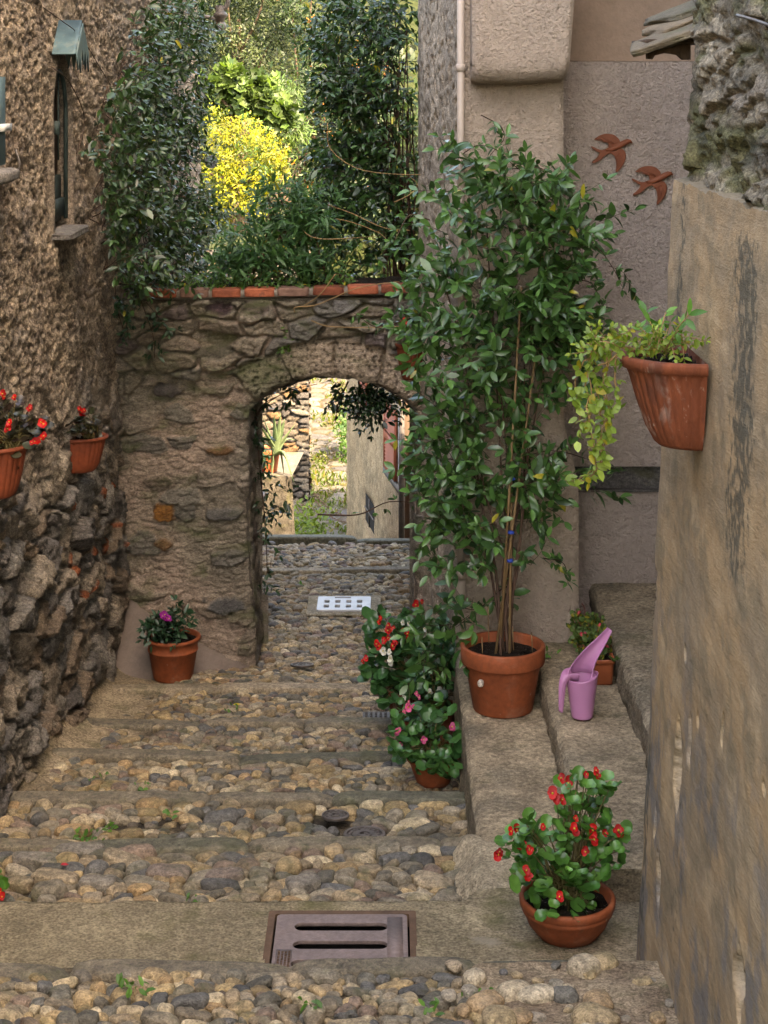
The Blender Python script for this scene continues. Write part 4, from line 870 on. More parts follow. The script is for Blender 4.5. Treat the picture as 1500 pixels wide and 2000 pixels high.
# long arching shoots
for a in ([(905, 300), (930, 285), (965, 290), (1000, 320), (1040, 350)], [(940, 225), (975, 245), (985, 270), (960, 300), (940, 330)], [(1000, 330), (1060, 330), (1085, 370), (1090, 410)], [(1100, 480), (1160, 480), (1195, 520), (1215, 560)], [(1090, 560), (1150, 550), (1180, 600)], [(840, 430), (800, 420), (770, 470), (740, 500)],
          [(800, 620), (740, 640), (690, 610)], [(980, 1150), (930, 1190), (880, 1180), (850, 1200)], [(1060, 1090), (1100, 1100), (1110, 1140)], [(1000, 900), (1080, 880), (1170, 905), (1215, 925)]):
    Q = spline([at(x, y, 9.4+.1*RNG.normal()) for x, y in a], 14); stm.add(*tube(Q, np.linspace(.0035, .0015, 14), 5))
    i = np.arange(2, 14); nn2 = len(i); sprigs(lf, None, Q[i], nrm(RNG.normal(0, .7, (nn2, 3))+np.array((0, -.3, .2))), 1, .02, .058, T_JAS, JA, JB, droop=.2)
# trunk vines from the soil
for k in range(9):
    x0 = PC[0]+RNG.normal(0, .035); tgt = [(870, 560), (950, 430), (1060, 470), (1090, 620), (900, 760), (1040, 560), (960, 620), (850, 900), (1080, 900)][k]
    Q = spline([(x0, 9.08+RNG.normal(0, .03), PC[2]+ph-.05), at(lerp(985, tgt[0], .12)+RNG.normal(0, 8), 1120, 9.2), at(lerp(990, tgt[0], .35)+RNG.normal(0, 12), 950, 9.32), at(lerp(990, tgt[0], .7), lerp(900, tgt[1], .6), 9.45), at(*tgt, 9.5)], 24); stm.add(*tube(Q, np.linspace(.0085, .003, 24), 6))
lf.build('foliage', M['leaf'], pt); stm.build('vines', M['vine'], pt)
for (x0, y0, x1, y1) in ((976, 1283, 1018, 560), (995, 1290, 1000, 870), (968, 1278, 1045, 700)):
    m = MB(); m.add(*tube([at(x0, y0, 9.06), at((x0+x1)/2, (y0+y1)/2, 9.16), at(x1, y1, 9.3)], [.0075, .007, .006], 7)); m.build('cane', M['cane'], pt)
for (x0, y0, l) in ((955, 1255, 70), (943, 1285, 40), (1003, 1270, 45), (1040, 1275, 40)):
    m = MB(); m.add(*tube([at(x0, y0, 9.06), at(x0-2, y0-l, 9.06)], .003, 5)); m.build('stake', M['cane'], pt)
for px_, py_ in ((998, 1040), (996, 1095), (977, 1252), (1000, 935)):
    m = MB(); c = at(px_, py_, 9.12); V, F = lathe([(.012, -.008), (.017, -.006), (.017, .006), (.012, .008)], 12, c); m.add(V, F); m.build('tie', M['tie'], pt)

# ---- climbers on the left house
def d_wall(px): return -LW*FPX/(750-px)
LB = [(262, 130, 40, 60, .5), (235, 215, 45, 60, .6), (275, 240, 60, 80), (320, 50, 80, 60), (300, 165, 70, 90), (350, 150, 40, 110), (245, 330, 60, 75, .8), (310, 330, 70, 80), (365, 300, 35, 100), (265, 430, 65, 80), (335, 430, 70, 70), (290, 505, 80, 45), (385, 440, 45, 70), (390, 520, 40, 40), (425, 510, 30, 35, .8), (410, 470, 30, 40, .5), (225, 400, 40, 60, .7), (260, 530, 30, 40), (395, 60, 25, 50), (345, 510, 60, 50), (180, 290, 25, 40, .3), (200, 170, 20, 30, .25)]
ivy = thing('wall_climber', (LW+.2, 12.8, 2.7), 'dense dark glossy climber spilling over the rubble house wall around its hooded window', 'climbing plant')
lf, stm = MB(), MB(); px, py = blobs(LB, 1750); kk = clump(px, py, 48, -.22, 14); px, py = px[kk], py[kk]; n = len(px)
o = RNG.beta(1.4, 2.0, n)*.55; d = np.maximum((-LW-o)*FPX/(750-px), 10.1); d = np.where((d > 12.5) & (d < 13.25) & (py > 545), 12.45, d)
base = P3(px, py, d); dr = np.stack([RNG.uniform(.0, 1.0, n), RNG.uniform(-.8, .2, n), RNG.uniform(-.5, .5, n)], -1)
sprigs(lf, stm, base, dr, 4, .042, .076, T_JAS, (.010, .032, .010), (.055, .115, .030), droop=.35, yel=.004, stems=True)
for k in range(90):                                  # bare tangled runners under the leaves
    x_, y_ = blobs(LB, 1); q = []
    for j in range(5): q.append(P3(np.array([x_[0]+RNG.normal(0, 9)*j]), np.array([min(y_[0]+j*26, 555)]), np.array([max(10.2, (-LW-.08)*FPX/(750-(x_[0])))]))[0])
    stm.add(*tube(spline(q, 9), .004, 4))
for a in ([(240, 555), (243, 600), (248, 640), (252, 665)], [(265, 560), (280, 600), (300, 660), (302, 700)], [(285, 590), (310, 620), (335, 655)], [(225, 560), (228, 600), (240, 640)]):
    Q = spline([at(x, y, 12.42) for x, y in a], 12); stm.add(*tube(Q, .0028, 4)); i = np.arange(2, 12); sprigs(lf, None, Q[i], rdir(10)+np.array((.3, -.5, 0)), 2, .03, .06, T_JAS, (.012, .04, .018), (.035, .10, .035))
for a in ([(85, 15), (120, 40), (160, 75), (215, 165)], [(100, 130), (135, 160), (165, 230), (150, 300)]):
    Q = spline([at(x, y, d_wall(x)-.5) for x, y in a], 14); stm.add(*tube(Q, .003, 4))
lf.build('foliage', M['leaf'], ivy); stm.build('vines', M['vine'], ivy)
m = MB(); 
for a in ([(255, 262), (300, 300), (325, 360), (365, 398)],): m.add(*tube(spline([at(x, y, d_wall(x)-.9) for x, y in a], 16), .004, 5))
m.build('pale_shoot', M['shoot'], ivy)

# ---- climber column on the right, beyond the arch
RB = [(715, 35, 85, 50), (735, 120, 75, 70), (680, 140, 50, 80), (680, 225, 55, 70), (745, 225, 50, 80), (695, 325, 60, 75), (755, 330, 45, 70), (690, 430, 70, 65), (755, 440, 50, 65), (650, 300, 30, 50, .4), (720, 505, 70, 40, .8), (640, 60, 25, 60, .5), (780, 90, 25, 60, .5), (790, 480, 30, 50, .6)]
iv2 = thing('climbing_plant', (.1, 13.9, 2.7), 'tall column of dark glossy leaves climbing the roughcast corner right of the garden', 'climbing plant')
lf, stm = MB(), MB(); px, py = blobs(RB, 1200); kk = clump(px, py, 45, -.28, 24); px, py = px[kk], py[kk]; n = len(px); d = RNG.uniform(13.25, 14.3, n); base = P3(px, py, d); dr = np.stack([RNG.normal(-.2, .6, n), RNG.uniform(-1, .3, n), RNG.uniform(-.4, .4, n)], -1)
sprigs(lf, stm, base, dr, 4, .048, .090, T_JAS, (.010, .036, .010), (.060, .135, .032), droop=.4, yel=.01)
for k in range(18):
    x0 = RNG.uniform(745, 806); q = [at(x0+RNG.normal(0, 4)+j*RNG.normal(0, 2)-j*RNG.uniform(0, 3), 545-j*RNG.uniform(60, 110), 13.5+.25*RNG.random()) for j in range(6)]; stm.add(*tube(spline(q, 14), np.linspace(.009, .004, 14), 5))
lf.build('foliage', M['leaf'], iv2); stm.build('vines', M['vine'], iv2)
m = MB()
for a in ([(640, 240), (645, 290), (700, 330), (790, 341), (880, 338)], [(565, 405), (585, 440), (615, 465), (690, 465), (745, 460)], [(640, 400), (690, 418), (750, 445), (800, 450)], [(632, 425), (680, 432), (740, 455), (760, 475)], [(770, 395), (800, 380), (815, 360), (800, 345)], [(575, 610), (578, 600), (620, 595), (700, 562), (780, 550)], [(608, 626), (640, 637), (720, 640), (800, 636)], [(655, 535), (625, 575), (590, 600)], [(865, 470), (850, 520), (870, 570)]):
    m.add(*tube(spline([at(x, y, 12.3 if y > 460 else 13.0) for x, y in a], 16), np.linspace(.0045, .003, 16), 5))
m.build('pale_shoot', M['shoot'], iv2)
# ---- shrub on the archway wall
sh = thing('garden_shrub', (-.75, 13.0, 2.72), 'bushy shrub with long narrow leaves growing above the brick coping', 'shrub')
lf, stm = MB(), MB(); OB = [(560, 420, 70, 55), (500, 470, 70, 50), (600, 480, 65, 50), (470, 515, 50, 28, 1.3), (435, 520, 35, 28, 1.2), (555, 515, 80, 28), (620, 420, 45, 40, .7), (530, 370, 40, 25, .4), (600, 525, 50, 22)]
n = 430; px, py = blobs(OB, n); base = P3(px, py, RNG.uniform(12.66, 13.25, n)); base[:, 2] = np.maximum(base[:, 2], 2.78)
dr = np.stack([RNG.normal(0, .7, n), RNG.uniform(-.9, .1, n), RNG.uniform(-.2, .8, n)], -1)
sprigs(lf, None, base, dr, 4, .022, .105, T_OLE, (.030, .095, .030), (.085, .19, .055), droop=.15, spread=.8, stems=False, yel=.006)
for k in range(26):
    x_, y_ = blobs(OB, 1); e_ = P3(x_, y_, np.array([12.95]))[0]; b_ = np.array((-.75+RNG.normal(0, .25), 13.0, 2.70)); stm.add(*tube(spline([b_, (b_+e_)/2+RNG.normal(0, .04, 3), e_], 8), np.linspace(.010, .004, 8), 5))
lf.build('foliage', M['leaf_soft'], sh); stm.build('stems', M['bark'], sh)
# ---- low ground cover on top of the wall
lf = MB(); n = 1500; px = RNG.uniform(240, 690, n); y = RNG.uniform(12.56, 13.1, n); x = (px-750)*y/FPX; hh = RNG.beta(1.2, 2.5, n)*.14; base = np.stack([x, y, ATOP+.03+(x+1.7)*.022+hh], -1)
leaves(lf, base, rdir(n)+np.array((0, -.3, .3)), rdir(n)*.5+np.array((0, -.3, .8)), RNG.uniform(.02, .045, n), T_SMALL, greens(n, (.04, .11, .02), (.11, .21, .04), .03))
lf.build('ground_cover', M['leaf_soft'])['kind'] = 'stuff'
m = MB(); X, Y = np.meshgrid(np.linspace(-1.9, .25, 60), np.linspace(AY+.10, AY+.6, 16), indexing='ij'); m.add(np.stack([X, Y, ATOP+.045+(X+1.7)*.022+.03*fbm(X*6, Y*6, 2)], -1).reshape(-1, 3), grid_faces(60, 16)); m.build('soil', M['soil'])['kind'] = 'structure'
# moss/fern tuft on the arch face
lf = MB(); n = 46; base = P3(RNG.normal(560, 10, n), RNG.normal(672, 12, n), np.full(n, 12.50)); leaves(lf, base, rdir(n)+np.array((0, -.8, -.1)), rdir(n)+np.array((0, -.5, .5)), .035, T_SMALL, greens(n, (.06, .14, .02), (.14, .24, .05)))
tag(lf.build('fern_tuft', M['leaf_soft'], loc=at(560, 672, 12.5)), 'tiny green fern tuft rooted in the stones above the arch', 'fern')
# ---- vine hanging under the arch
hv = thing('hanging_vine', (-.4, 13.1, 2.0), 'dark leafy vine trailing down under the arch and along its left jamb', 'vine')
lf, stm = MB(), MB(); HB = [(690, 755, 55, 20), (725, 790, 35, 35), (665, 775, 25, 25, .6), (745, 760, 40, 18), (560, 765, 22, 25, .8), (790, 775, 25, 25, .7), (505, 790, 20, 18, .8), (700, 830, 20, 20, .35), (655, 830, 8, 8, .4), (510, 930, 12, 50, .8), (525, 1000, 22, 45, .6), (520, 1080, 12, 45, .6), (500, 870, 10, 40, .6), (540, 960, 20, 30, .35), (520, 1140, 8, 20, .5)]
n = 190; px, py = blobs(HB, n); d = RNG.uniform(12.9, 13.5, n); base = P3(px, py, d); dr = np.stack([RNG.normal(0, .6, n), RNG.normal(-.2, .5, n), RNG.uniform(-1, .1, n)], -1)
sprigs(lf, stm, base, dr, 3, .04, .068, T_JAS, (.010, .030, .014), (.035, .085, .025), droop=.5)
for a in ([(486, 900), (492, 850), (510, 800), (560, 765), (620, 750)], [(490, 830), (515, 790), (550, 770)], [(500, 800), (505, 880), (512, 960), (520, 1060), (522, 1130)], [(700, 745), (705, 790), (690, 830)], [(740, 750), (725, 800), (715, 830)], [(680, 745), (660, 790), (655, 825)], [(620, 1005), (700, 1005), (760, 980), (830, 985)]):
    Q = spline([at(x, y, 13.15) for x, y in a], 16); stm.add(*tube(Q, np.linspace(.007, .0025, 16), 5))
Q = spline([at(x, y, 12.9) for x, y in [(700, 1005), (760, 985), (830, 985)]], 6); sprigs(lf, None, Q, rdir(6), 1, .03, .06, T_JAS, JA, JB)
lf.build('foliage', M['leaf'], hv); stm.build('vines', M['vine'], hv)

# ================================================================== POTS WITH FLOWERS
def flower(mb, c, size, colr, n=4):
    for k in range(n):
        a = 6.2832*k/n+RNG.uniform(-.3, .3); face = nrm(np.array((RNG.normal(0, .3), -.8, .5))); sx = nrm(np.cross(face, (0, 0, 1))); sy = np.cross(sx, face)
        D = math.cos(a)*sx+math.sin(a)*sy+face*.25; leaves(mb, np.array([c]), np.array([D]), np.array([face]), [size*RNG.uniform(.8, 1.15)*(1 if k % 2 else .75)], T_ROUND, np.array([colr])*RNG.uniform(.55, 1.25))
    V, F = ICO[1]; mb.add(V*size*.16+np.array(c)+np.array((0, -size*.12, size*.1)), F, (.65, .48, .05))
def bloom(root, c, size, colr, n=4):
    fb = MB(); flower(fb, c, size, colr, n); return fb.build('flower', M['petal'], root)
def begonia(root, c, heads, r_leaf, ca, cb, fl_pts, fl_col, fl_size=.02, leafmat='leaf', nper=26, flname='flowers'):
    """heads: (px,py,rx,ry,d) clumps of round leaves on fleshy stems from soil point c"""
    lf, stm = MB(), MB(); r_leaf *= .84
    for hx, hy, rx, ry, d, k in heads:
        k = int(k*1.45)
        px, py = blobs([(hx, hy, rx, ry)], k); dd = d+RNG.uniform(-.10, .10, k); p = P3(px, py, dd)
        out_ = nrm(p-np.array(c)-np.array((0, 0, .05))); D = nrm(out_*np.array((1, 1, .2))+np.array((0, -.5, -.15))+RNG.normal(0, .45, (k, 3))); Nm = nrm(np.array((0, -.55, .75))+out_*.4+RNG.normal(0, .35, (k, 3)))
        leaves(lf, p, D, Nm, r_leaf*RNG.uniform(.6, 1.25, k), T_ROUND, greens(k, ca, cb, .0))
        for i in range(0, k, 3):
            q = np.array(c)+RNG.normal(0, .03, 3)*np.array((1, 1, 0)); stm.add(*tube(spline([q, lerp(q, p[i], .5)+np.array((0, 0, .04)), p[i]], 7), np.linspace(.0035, .002, 7), 5))
    lf.build('foliage', M[leafmat], root); stm.build('stems', M['stem'], root)
    for px, py, d, *cc in fl_pts: bloom(root, at(px, py, d), fl_size*RNG.uniform(.6, 1.15), cc[0] if cc else fl_col, 4)
M['stem'] = mat('stem', (.13, .10, .035), rough=.5, var=((20, .3),))
BG_A, BG_B = (.035, .13, .022), (.12, .29, .05); RED = (.62, .012, .012); PINK = (.70, .10, .25); WHITE = (.75, .72, .62)
# bowl in front
BC = np.array((at(1108, 1820, 6.63)[0], 6.63, gz0+.0)); bw = thing('flower_bowl', BC, 'red begonia in a wide shallow terracotta bowl on the near concrete', 'potted plant')
V, F = lathe([(.02, 0), (.10, 0), (.112, .006), (.148, .05), (.168, .095), (.172, .098), (.176, .112), (.174, .116), (.181, .120), (.1835, .140), (.180, .150), (.166, .150), (.162, .14), (.15, .105)], 64, BC); make('bowl', V, F, M['terracotta'], bw)
soil_disc(BC+np.array((0, 0, .118)), .156, 'soil', bw)
sc0 = BC+np.array((0, 0, .12))
begonia(bw, sc0, [(1050, 1655, 70, 55, 6.62, 46), (1090, 1720, 75, 40, 6.56, 44), (1150, 1660, 60, 60, 6.64, 44), (1140, 1560, 50, 55, 6.70, 34), (1020, 1640, 35, 40, 6.60, 16), (1165, 1530, 30, 30, 6.72, 12), (1110, 1590, 30, 40, 6.68, 14), (1185, 1640, 30, 50, 6.7, 14), (1110, 1770, 60, 18, 6.52, 12)],
        .062, BG_A, BG_B, [(1079, 1550, 6.6), (1083, 1558, 6.6), (1145, 1512, 6.66), (1164, 1505, 6.66), (1166, 1514, 6.66), (1096, 1520, 6.65), (1110, 1530, 6.65), (1098, 1562, 6.62), (1124, 1598, 6.58), (1060, 1615, 6.55), (1122, 1619, 6.55), (1158, 1622, 6.58), (1160, 1640, 6.56), (1034, 1660, 6.5), (976, 1664, 6.55), (974, 1670, 6.55), (998, 1624, 6.58), (1010, 1622, 6.58), (1020, 1648, 6.55), (1143, 1664, 6.52), (1028, 1700, 6.48), (1030, 1710, 6.48), (1093, 1752, 6.44), (1208, 1622, 6.62), (1182, 1628, 6.6)], RED, .026)
# row of begonias against the step
def round_pot(root, c, rt, rb, h, m, rim=.03, lip=.01):
    V, F = lathe(pot_profile(rt, rb, h, rim, lip), 56, c); make('pot', V, F, m, root); soil_disc(c+np.array((0, 0, h-.03)), rt-.022, 'soil', root)
c = np.array((at(846, 1520, 9.08)[0], 9.08, float(zg(9.08))+.02)); t = thing('potted_begonia', c, 'low pink begonia in small terracotta pot on the pebbles against the step', 'potted plant')
V, F = lathe([(.03, 0), (.085, 0), (.092, .02), (.125, .11), (.128, .115), (.140, .125), (.141, .135), (.128, .136), (.122, .12), (.115, .09)], 56, c); make('pot', V, F, M['terracotta'], t); soil_disc(c+np.array((0, 0, .112)), .117, 'soil', t)
begonia(t, c+np.array((0, 0, .11)), [(810, 1440, 45, 45, 9.05, 34), (860, 1440, 45, 50, 9.08, 36), (835, 1395, 30, 35, 9.1, 14), (800, 1400, 25, 35, 9.1, 12), (850, 1480, 40, 25, 8.98, 18), (790, 1470, 18, 20, 9.0, 8), (870, 1490, 25, 25, 8.97, 9)], .075, (.030, .11, .030), (.085, .22, .05),
        [(790, 1390, 9), (797, 1382, 9), (808, 1380, 9), (818, 1362, 9), (813, 1355, 9), (776, 1430, 9), (780, 1425, 9), (883, 1420, 9), (828, 1445, 8.95), (782, 1455, 8.95), (798, 1372, 9.)], PINK, .024)
c = np.array((at(806, 1430, 10.28)[0], 10.28, float(zg(10.28))+.02)); t = thing('potted_begonia', c, 'bushy begonia with red flowers in terracotta pot, farther one against the step', 'potted plant'); round_pot(t, c, .165, .115, .25, M['terracotta_old'])
begonia(t, c+np.array((0, 0, .22)), [(770, 1230, 45, 45, 10.3, 40), (760, 1290, 45, 45, 10.22, 40), (790, 1340, 50, 40, 10.15, 40), (815, 1270, 50, 60, 10.3, 44), (740, 1310, 25, 25, 10.2, 12), (740, 1210, 15, 20, 10.3, 8)], .085, (.026, .095, .030), (.065, .18, .048),
        [(742, 1208, 10.15), (740, 1215, 10.15), (758, 1222, 10.12), (762, 1229, 10.12), (768, 1226, 10.12), (757, 1232, 10.12), (795, 1238, 10.15), (798, 1244, 10.15), (770, 1249, 10.1), (774, 1256, 10.1), (758, 1246, 10.1), (735, 1258, 10.1), (740, 1262, 10.1), (750, 1252, 10.1), (767, 1262, 10.1), (708, 1292, 10.1), (715, 1286, 10.1), (818, 1185, 10.3), (824, 1176, 10.3), (812, 1182, 10.3), (788, 1230, 10.1)], RED, .026)
c = np.array((at(852, 1430, 10.0)[0], 10.0, float(zg(10.0))+.02)); t = thing('potted_begonia', c, 'white flowering begonia between red begonia pot and step riser', 'potted plant'); round_pot(t, c, .125, .09, .22, M['terracotta_old'])
begonia(t, c+np.array((0, 0, .19)), [(850, 1300, 45, 60, 10.05, 46), (860, 1360, 40, 40, 9.98, 30), (870, 1250, 35, 45, 10.1, 24)], .08, (.024, .085, .030), (.06, .165, .045),
        [(786, 1216, 10.1, WHITE), (798, 1218, 10.1, WHITE), (830, 1228, 10.1, WHITE), (764, 1292, 10.0, WHITE), (762, 1286, 10.0, WHITE), (748, 1272, 10.0, WHITE), (788, 1366, 9.95, WHITE), (858, 1350, 9.9, WHITE), (840, 1353, 9.9, WHITE), (760, 1274, 10., WHITE)], WHITE, .024)
# pot in the left corner
c = np.array((at(338, 1318, 12.13)[0], 12.13, float(zg(12.13))+.02)); t = thing('potted_shrub', c, 'small purple flowering shrub in terracotta pot in the corner by the archway', 'potted plant')
V, F = lathe([(.04, 0), (.132, 0), (.138, .01), (.168, .19), (.176, .195), (.176, .205), (.170, .21), (.178, .262), (.190, .268), (.194, .28), (.188, .29), (.168, .288), (.160, .26), (.158, .23)], 56, c); make('pot', V, F, M['terracotta'], t); soil_disc(c+np.array((0, 0, .262)), .164, 'soil', t)
lf, stm = MB(), MB(); n = 60; px, py = blobs([(325, 1232, 38, 22), (355, 1208, 22, 22, .6), (300, 1225, 18, 16, .6)], n); base = P3(px, py, RNG.uniform(11.95, 12.2, n)); sprigs(lf, stm, base, nrm(RNG.normal(0, .5, (n, 3))+np.array((0, -.4, .4))), 3, .03, .075, T_JAS, (.012, .045, .022), (.03, .085, .035), wid=.9)
lf.build('foliage', M['leaf'], t); stm.build('stems', M['vine'], t); [bloom(t, at(x, y, 11.9), .03, (.42, .02, .32), 5) for x, y in ((318, 1204), (325, 1207), (322, 1201), (330, 1209))]

# wall pots: half-round fluted terracotta pots with a flat back
def wall_pot(root, c, along, outd, a, b, h, m, flutes=18, taper=.52, rimh=.035):
    al = np.array(along, float); ou = np.array(outd, float); up = np.array((0, 0, 1.)); c = np.array(c, float)
    th = np.linspace(0, np.pi, 241); rows = [(0, .0), (taper*.9, 0), (taper, .012), (lerp(taper, .93, .30), h*.22), (lerp(taper, .93, .62), h*.5), (lerp(taper, .93, .9), h*.80), (.93, h-rimh), (.935, h-rimh+.002), (1.0, h-rimh+.004), (1.015, h-.01), (1., h), (.90, h), (.88, h-.01), (.82, h-.05), (0.0, h-.052)]
    V = []
    for i, (s, z) in enumerate(rows):
        f = .020*np.abs(np.cos(th*flutes*.5))*(3 <= i <= 6)-.012*(3 <= i <= 6)
        V.append(c+(np.cos(th)*a*(s+f))[:, None]*al+(np.sin(th)*b*(s+f))[:, None]*ou+z*up)
    V = np.array(V); nr = len(rows); V = V.transpose(1, 0, 2).reshape(-1, 3)
    mb = MB(); F = grid_faces(241, nr); mb.add(V, F)
    bp = []                                             # flat back plate
    for i in range(1, 11): bp.append((V[i], V[240*nr+i]))
    L_ = np.array([p[0] for p in bp]); R_ = np.array([p[1] for p in bp]); k = len(bp); mb.add(np.concatenate([L_, R_]), np.stack([np.arange(k-1), np.arange(k-1)+1, np.arange(k-1)+k+1, np.arange(k-1)+k], -1))
    o = mb.build('pot', m, root)
    sb = MB(); t2 = np.linspace(0, np.pi, 24); rr = np.linspace(.05, .86, 8); V = np.array([[c+math.cos(t)*a*r*al+math.sin(t)*b*r*ou+(h-.03+.012*math.sin(t*9+r*20))*up for r in rr] for t in t2]).reshape(-1, 3); sb.add(V, grid_faces(24, 8)); sb.build('soil', M['soil'], root)
    return o
WPZ = at(0, 868, 5.66)[2]; wx = bx_(WPZ+.2)-.012
t = thing('wall_planter', (wx, 5.67, WPZ), 'big ribbed half round terracotta pot hung on the ochre wall with trailing plant', 'wall pot')
wall_pot(t, (wx, 5.67, WPZ), (0, 1, 0), (-1, 0, 0), .215, .245, .292, M['terracotta_old'], 40, .56, .04)
lf, stm = MB(), MB(); YA, YB = (.10, .19, .02), (.28, .36, .05)
n = 70; px, py = blobs([(1270, 672, 60, 14), (1215, 665, 40, 12), (1320, 668, 45, 16), (1170, 680, 30, 18)], n); base = P3(px, py, RNG.uniform(5.52, 5.78, n)); sprigs(lf, stm, base, nrm(RNG.normal(0, .6, (n, 3))+np.array((-.2, -.3, .3))), 3, .018, .032, T_SMALL, YA, YB, droop=.25, yel=.08, wid=1.1)
for a in ([(1255, 690), (1225, 680), (1195, 690), (1185, 760), (1190, 820)], [(1240, 685), (1180, 675), (1150, 720), (1160, 790), (1130, 850)], [(1230, 680), (1170, 670), (1145, 740), (1150, 830), (1165, 900), (1145, 940)], [(1210, 682), (1200, 720), (1205, 780), (1170, 840), (1180, 900), (1120, 945)], [(1200, 680), (1150, 690), (1125, 760), (1135, 830)], [(1190, 690), (1175, 760), (1190, 820), (1150, 880)], [(1205, 690), (1160, 730), (1175, 800), (1185, 860), (1155, 930), (1100, 940)]):
    Q = spline([at(x, y, 5.66) for x, y in a], 22); Q += RNG.normal(0, .004, Q.shape); stm.add(*tube(Q, np.linspace(.0035, .0015, 22), 5)); i = np.arange(4, 22)
    for rep in range(2):
        k = len(i); D = nrm(RNG.normal(0, .7, (k, 3))+np.array((0, -.4, -.1))); leaves(lf, Q[i]+RNG.normal(0, .006, (k, 3)), D, nrm(RNG.normal(0, .5, (k, 3))+np.array((0, -.5, .5))), RNG.uniform(.022, .046, k), T_SMALL, greens(k, (.13, .23, .025), (.34, .42, .08), .1), 1.15)
# upright weed with broad leaves
for (x0, y0, x1, y1, L_) in ((1290, 690, 1262, 612, .075), (1290, 690, 1310, 630, .06), (1295, 690, 1345, 615, .075), (1290, 690, 1290, 640, .05), (1285, 690, 1250, 640, .05), (1300, 690, 1325, 645, .05), (1285, 685, 1300, 610, .05)):
    p0, p1 = at(x0, y0, 5.62), at(x1, y1, 5.62+.05*RNG.normal()); stm.add(*tube(spline([p0, (p0+p1)/2+np.array((0, 0, .012)), p1], 6), .002, 5))
    for f in (.5, .72, .9, 1.): k = 2; p = lerp(p0, p1, f)[None]+np.zeros((k, 3)); leaves(lf, p, nrm((p1-p0)[None]*6+RNG.normal(0, .9, (k, 3))), nrm(RNG.normal(0, .4, (k, 3))+np.array((0, -.5, .8))), L_*RNG.uniform(.5, .9, k), T_OLE, greens(k, (.06, .18, .03), (.12, .28, .05)), 1.7)
lf.build('foliage', M['leaf_soft'], t); stm.build('stems', M['shoot'], t)
# smaller pots on the left wall
def left_pot(px, py, d, b, h, a, label, heads, fl, seed):
    wxl = LW+.055-.012*1.2; z = at(0, py, d)[2]; t = thing('wall_planter', (wxl, d, z), label, 'wall pot', None)
    wall_pot(t, (wxl, d, z), (0, 1, 0), (1, 0, 0), a, b, h, M['terracotta_red'], 30, .66, .022)
    begonia(t, np.array((wxl+b*.5, d, z+h-.03)), heads, .062, (.045, .022, .018), (.045, .065, .030), fl, RED, .026)
left_pot(160, 919, 10.62, .205, .215, .15, 'smaller ribbed terracotta pot hung on the rubble wall, sparse dark begonia in it', [(165, 835, 28, 18, 10.55, 22), (172, 815, 18, 14, 10.55, 12), (150, 830, 14, 16, 10.6, 8)], [(155, 800, 10.5), (165, 802, 10.5), (158, 806, 10.5)], 1)
left_pot(0, 968, 8.36, .185, .25, .17, 'bronze leaved begonia with many red flowers in pot cut by left edge', [(20, 840, 50, 40, 8.4, 46), (60, 835, 30, 28, 8.45, 24), (20, 800, 40, 20, 8.42, 18), (-20, 840, 40, 40, 8.3, 20), (15, 890, 14, 20, 8.35, 6)], [(5, 770, 8.3), (27, 777, 8.3), (58, 798, 8.3), (80, 825, 8.3), (85, 829, 8.3), (80, 858, 8.3), (85, 852, 8.3), (62, 865, 8.25), (15, 838, 8.25), (18, 825, 8.25), (8, 775, 8.3), (68, 862, 8.3)], 2)
# the pot half hidden in the climber beside the arch
c = at(803, 744, 12.42); t = thing('wall_planter', c, 'ribbed red clay pot beside the arch head, half hidden by the climber', 'wall pot')
wall_pot(t, (c[0], 12.50, c[2]), (1, 0, 0), (0, -1, 0), .115, .12, .26, M['terracotta_red'], 28, .55, .03)
lf = MB(); [bloom(t, at(x, y, 12.3), .03, RED, 4) for x, y in ((785, 632), (800, 622), (790, 628), (812, 640))]
n = 60; p = P3(*blobs([(805, 650, 30, 28)], n), RNG.uniform(12.3, 12.45, n)); leaves(lf, p, rdir(n)+np.array((0, -.4, 0)), rdir(n)*.5+np.array((0, -.5, .6)), .05, T_ROUND, greens(n, BG_A, BG_B)); lf.build('foliage', M['leaf'], t)
# plant poking in at the left edge near the ground
c = at(-14, 1790, 7.2); t = thing('potted_begonia', (c[0], 7.2, ZC-3.4), 'sliver of red begonia showing at the left edge above the concrete', 'potted plant')
V, F = lathe(pot_profile(.08, .06, .09, .025), 40, (c[0]-.09, 7.2, ZC-3.4)); make('pot', V, F, M['terracotta'], t)
begonia(t, np.array((c[0]-.09, 7.2, ZC-3.33)), [(-22, 1735, 28, 26, 7.15, 30), (-50, 1710, 40, 30, 7.2, 30)], .06, BG_A, BG_B, [(4, 1752, 7.05), (0, 1742, 7.05)], RED, .022)

# ---- rectangular planter
rx0, rx1, ry0, ry1, rz = 1.055, 1.195, 8.99, 9.60, 1.155
t = thing('planter_box', ((rx0+rx1)/2, (ry0+ry1)/2, rz), 'long rectangular clay coloured planter with reddish succulents behind the watering can', 'planter')
m = MB(); cx, cy = (rx0+rx1)/2, (ry0+ry1)/2; hx, hy = (rx1-rx0)/2, (ry1-ry0)/2
rings = [(.80, 0), (.82, .002), (.84, .028), (.86, .030), (.90, .10), (.92, .108), (1., .110), (1.01, .128), (.99, .132), (.90, .131), (.86, .09)]
V = []
for s, z in rings:
    ix = hx-(1-s)*hx; iy = hy-(1-s)*hx; V += [(cx+x, cy+y, rz+z) for x, y in rrect(-ix, -iy, ix, iy, .015, 4)]
nr = len(rings); k = 20; V = np.array(V); F = [[i*k+j, i*k+(j+1) % k, (i+1)*k+(j+1) % k, (i+1)*k+j] for i in range(nr-1) for j in range(k)]; m.add(V, np.array(F)); m.build('box', M['terra_orange'], t, True)
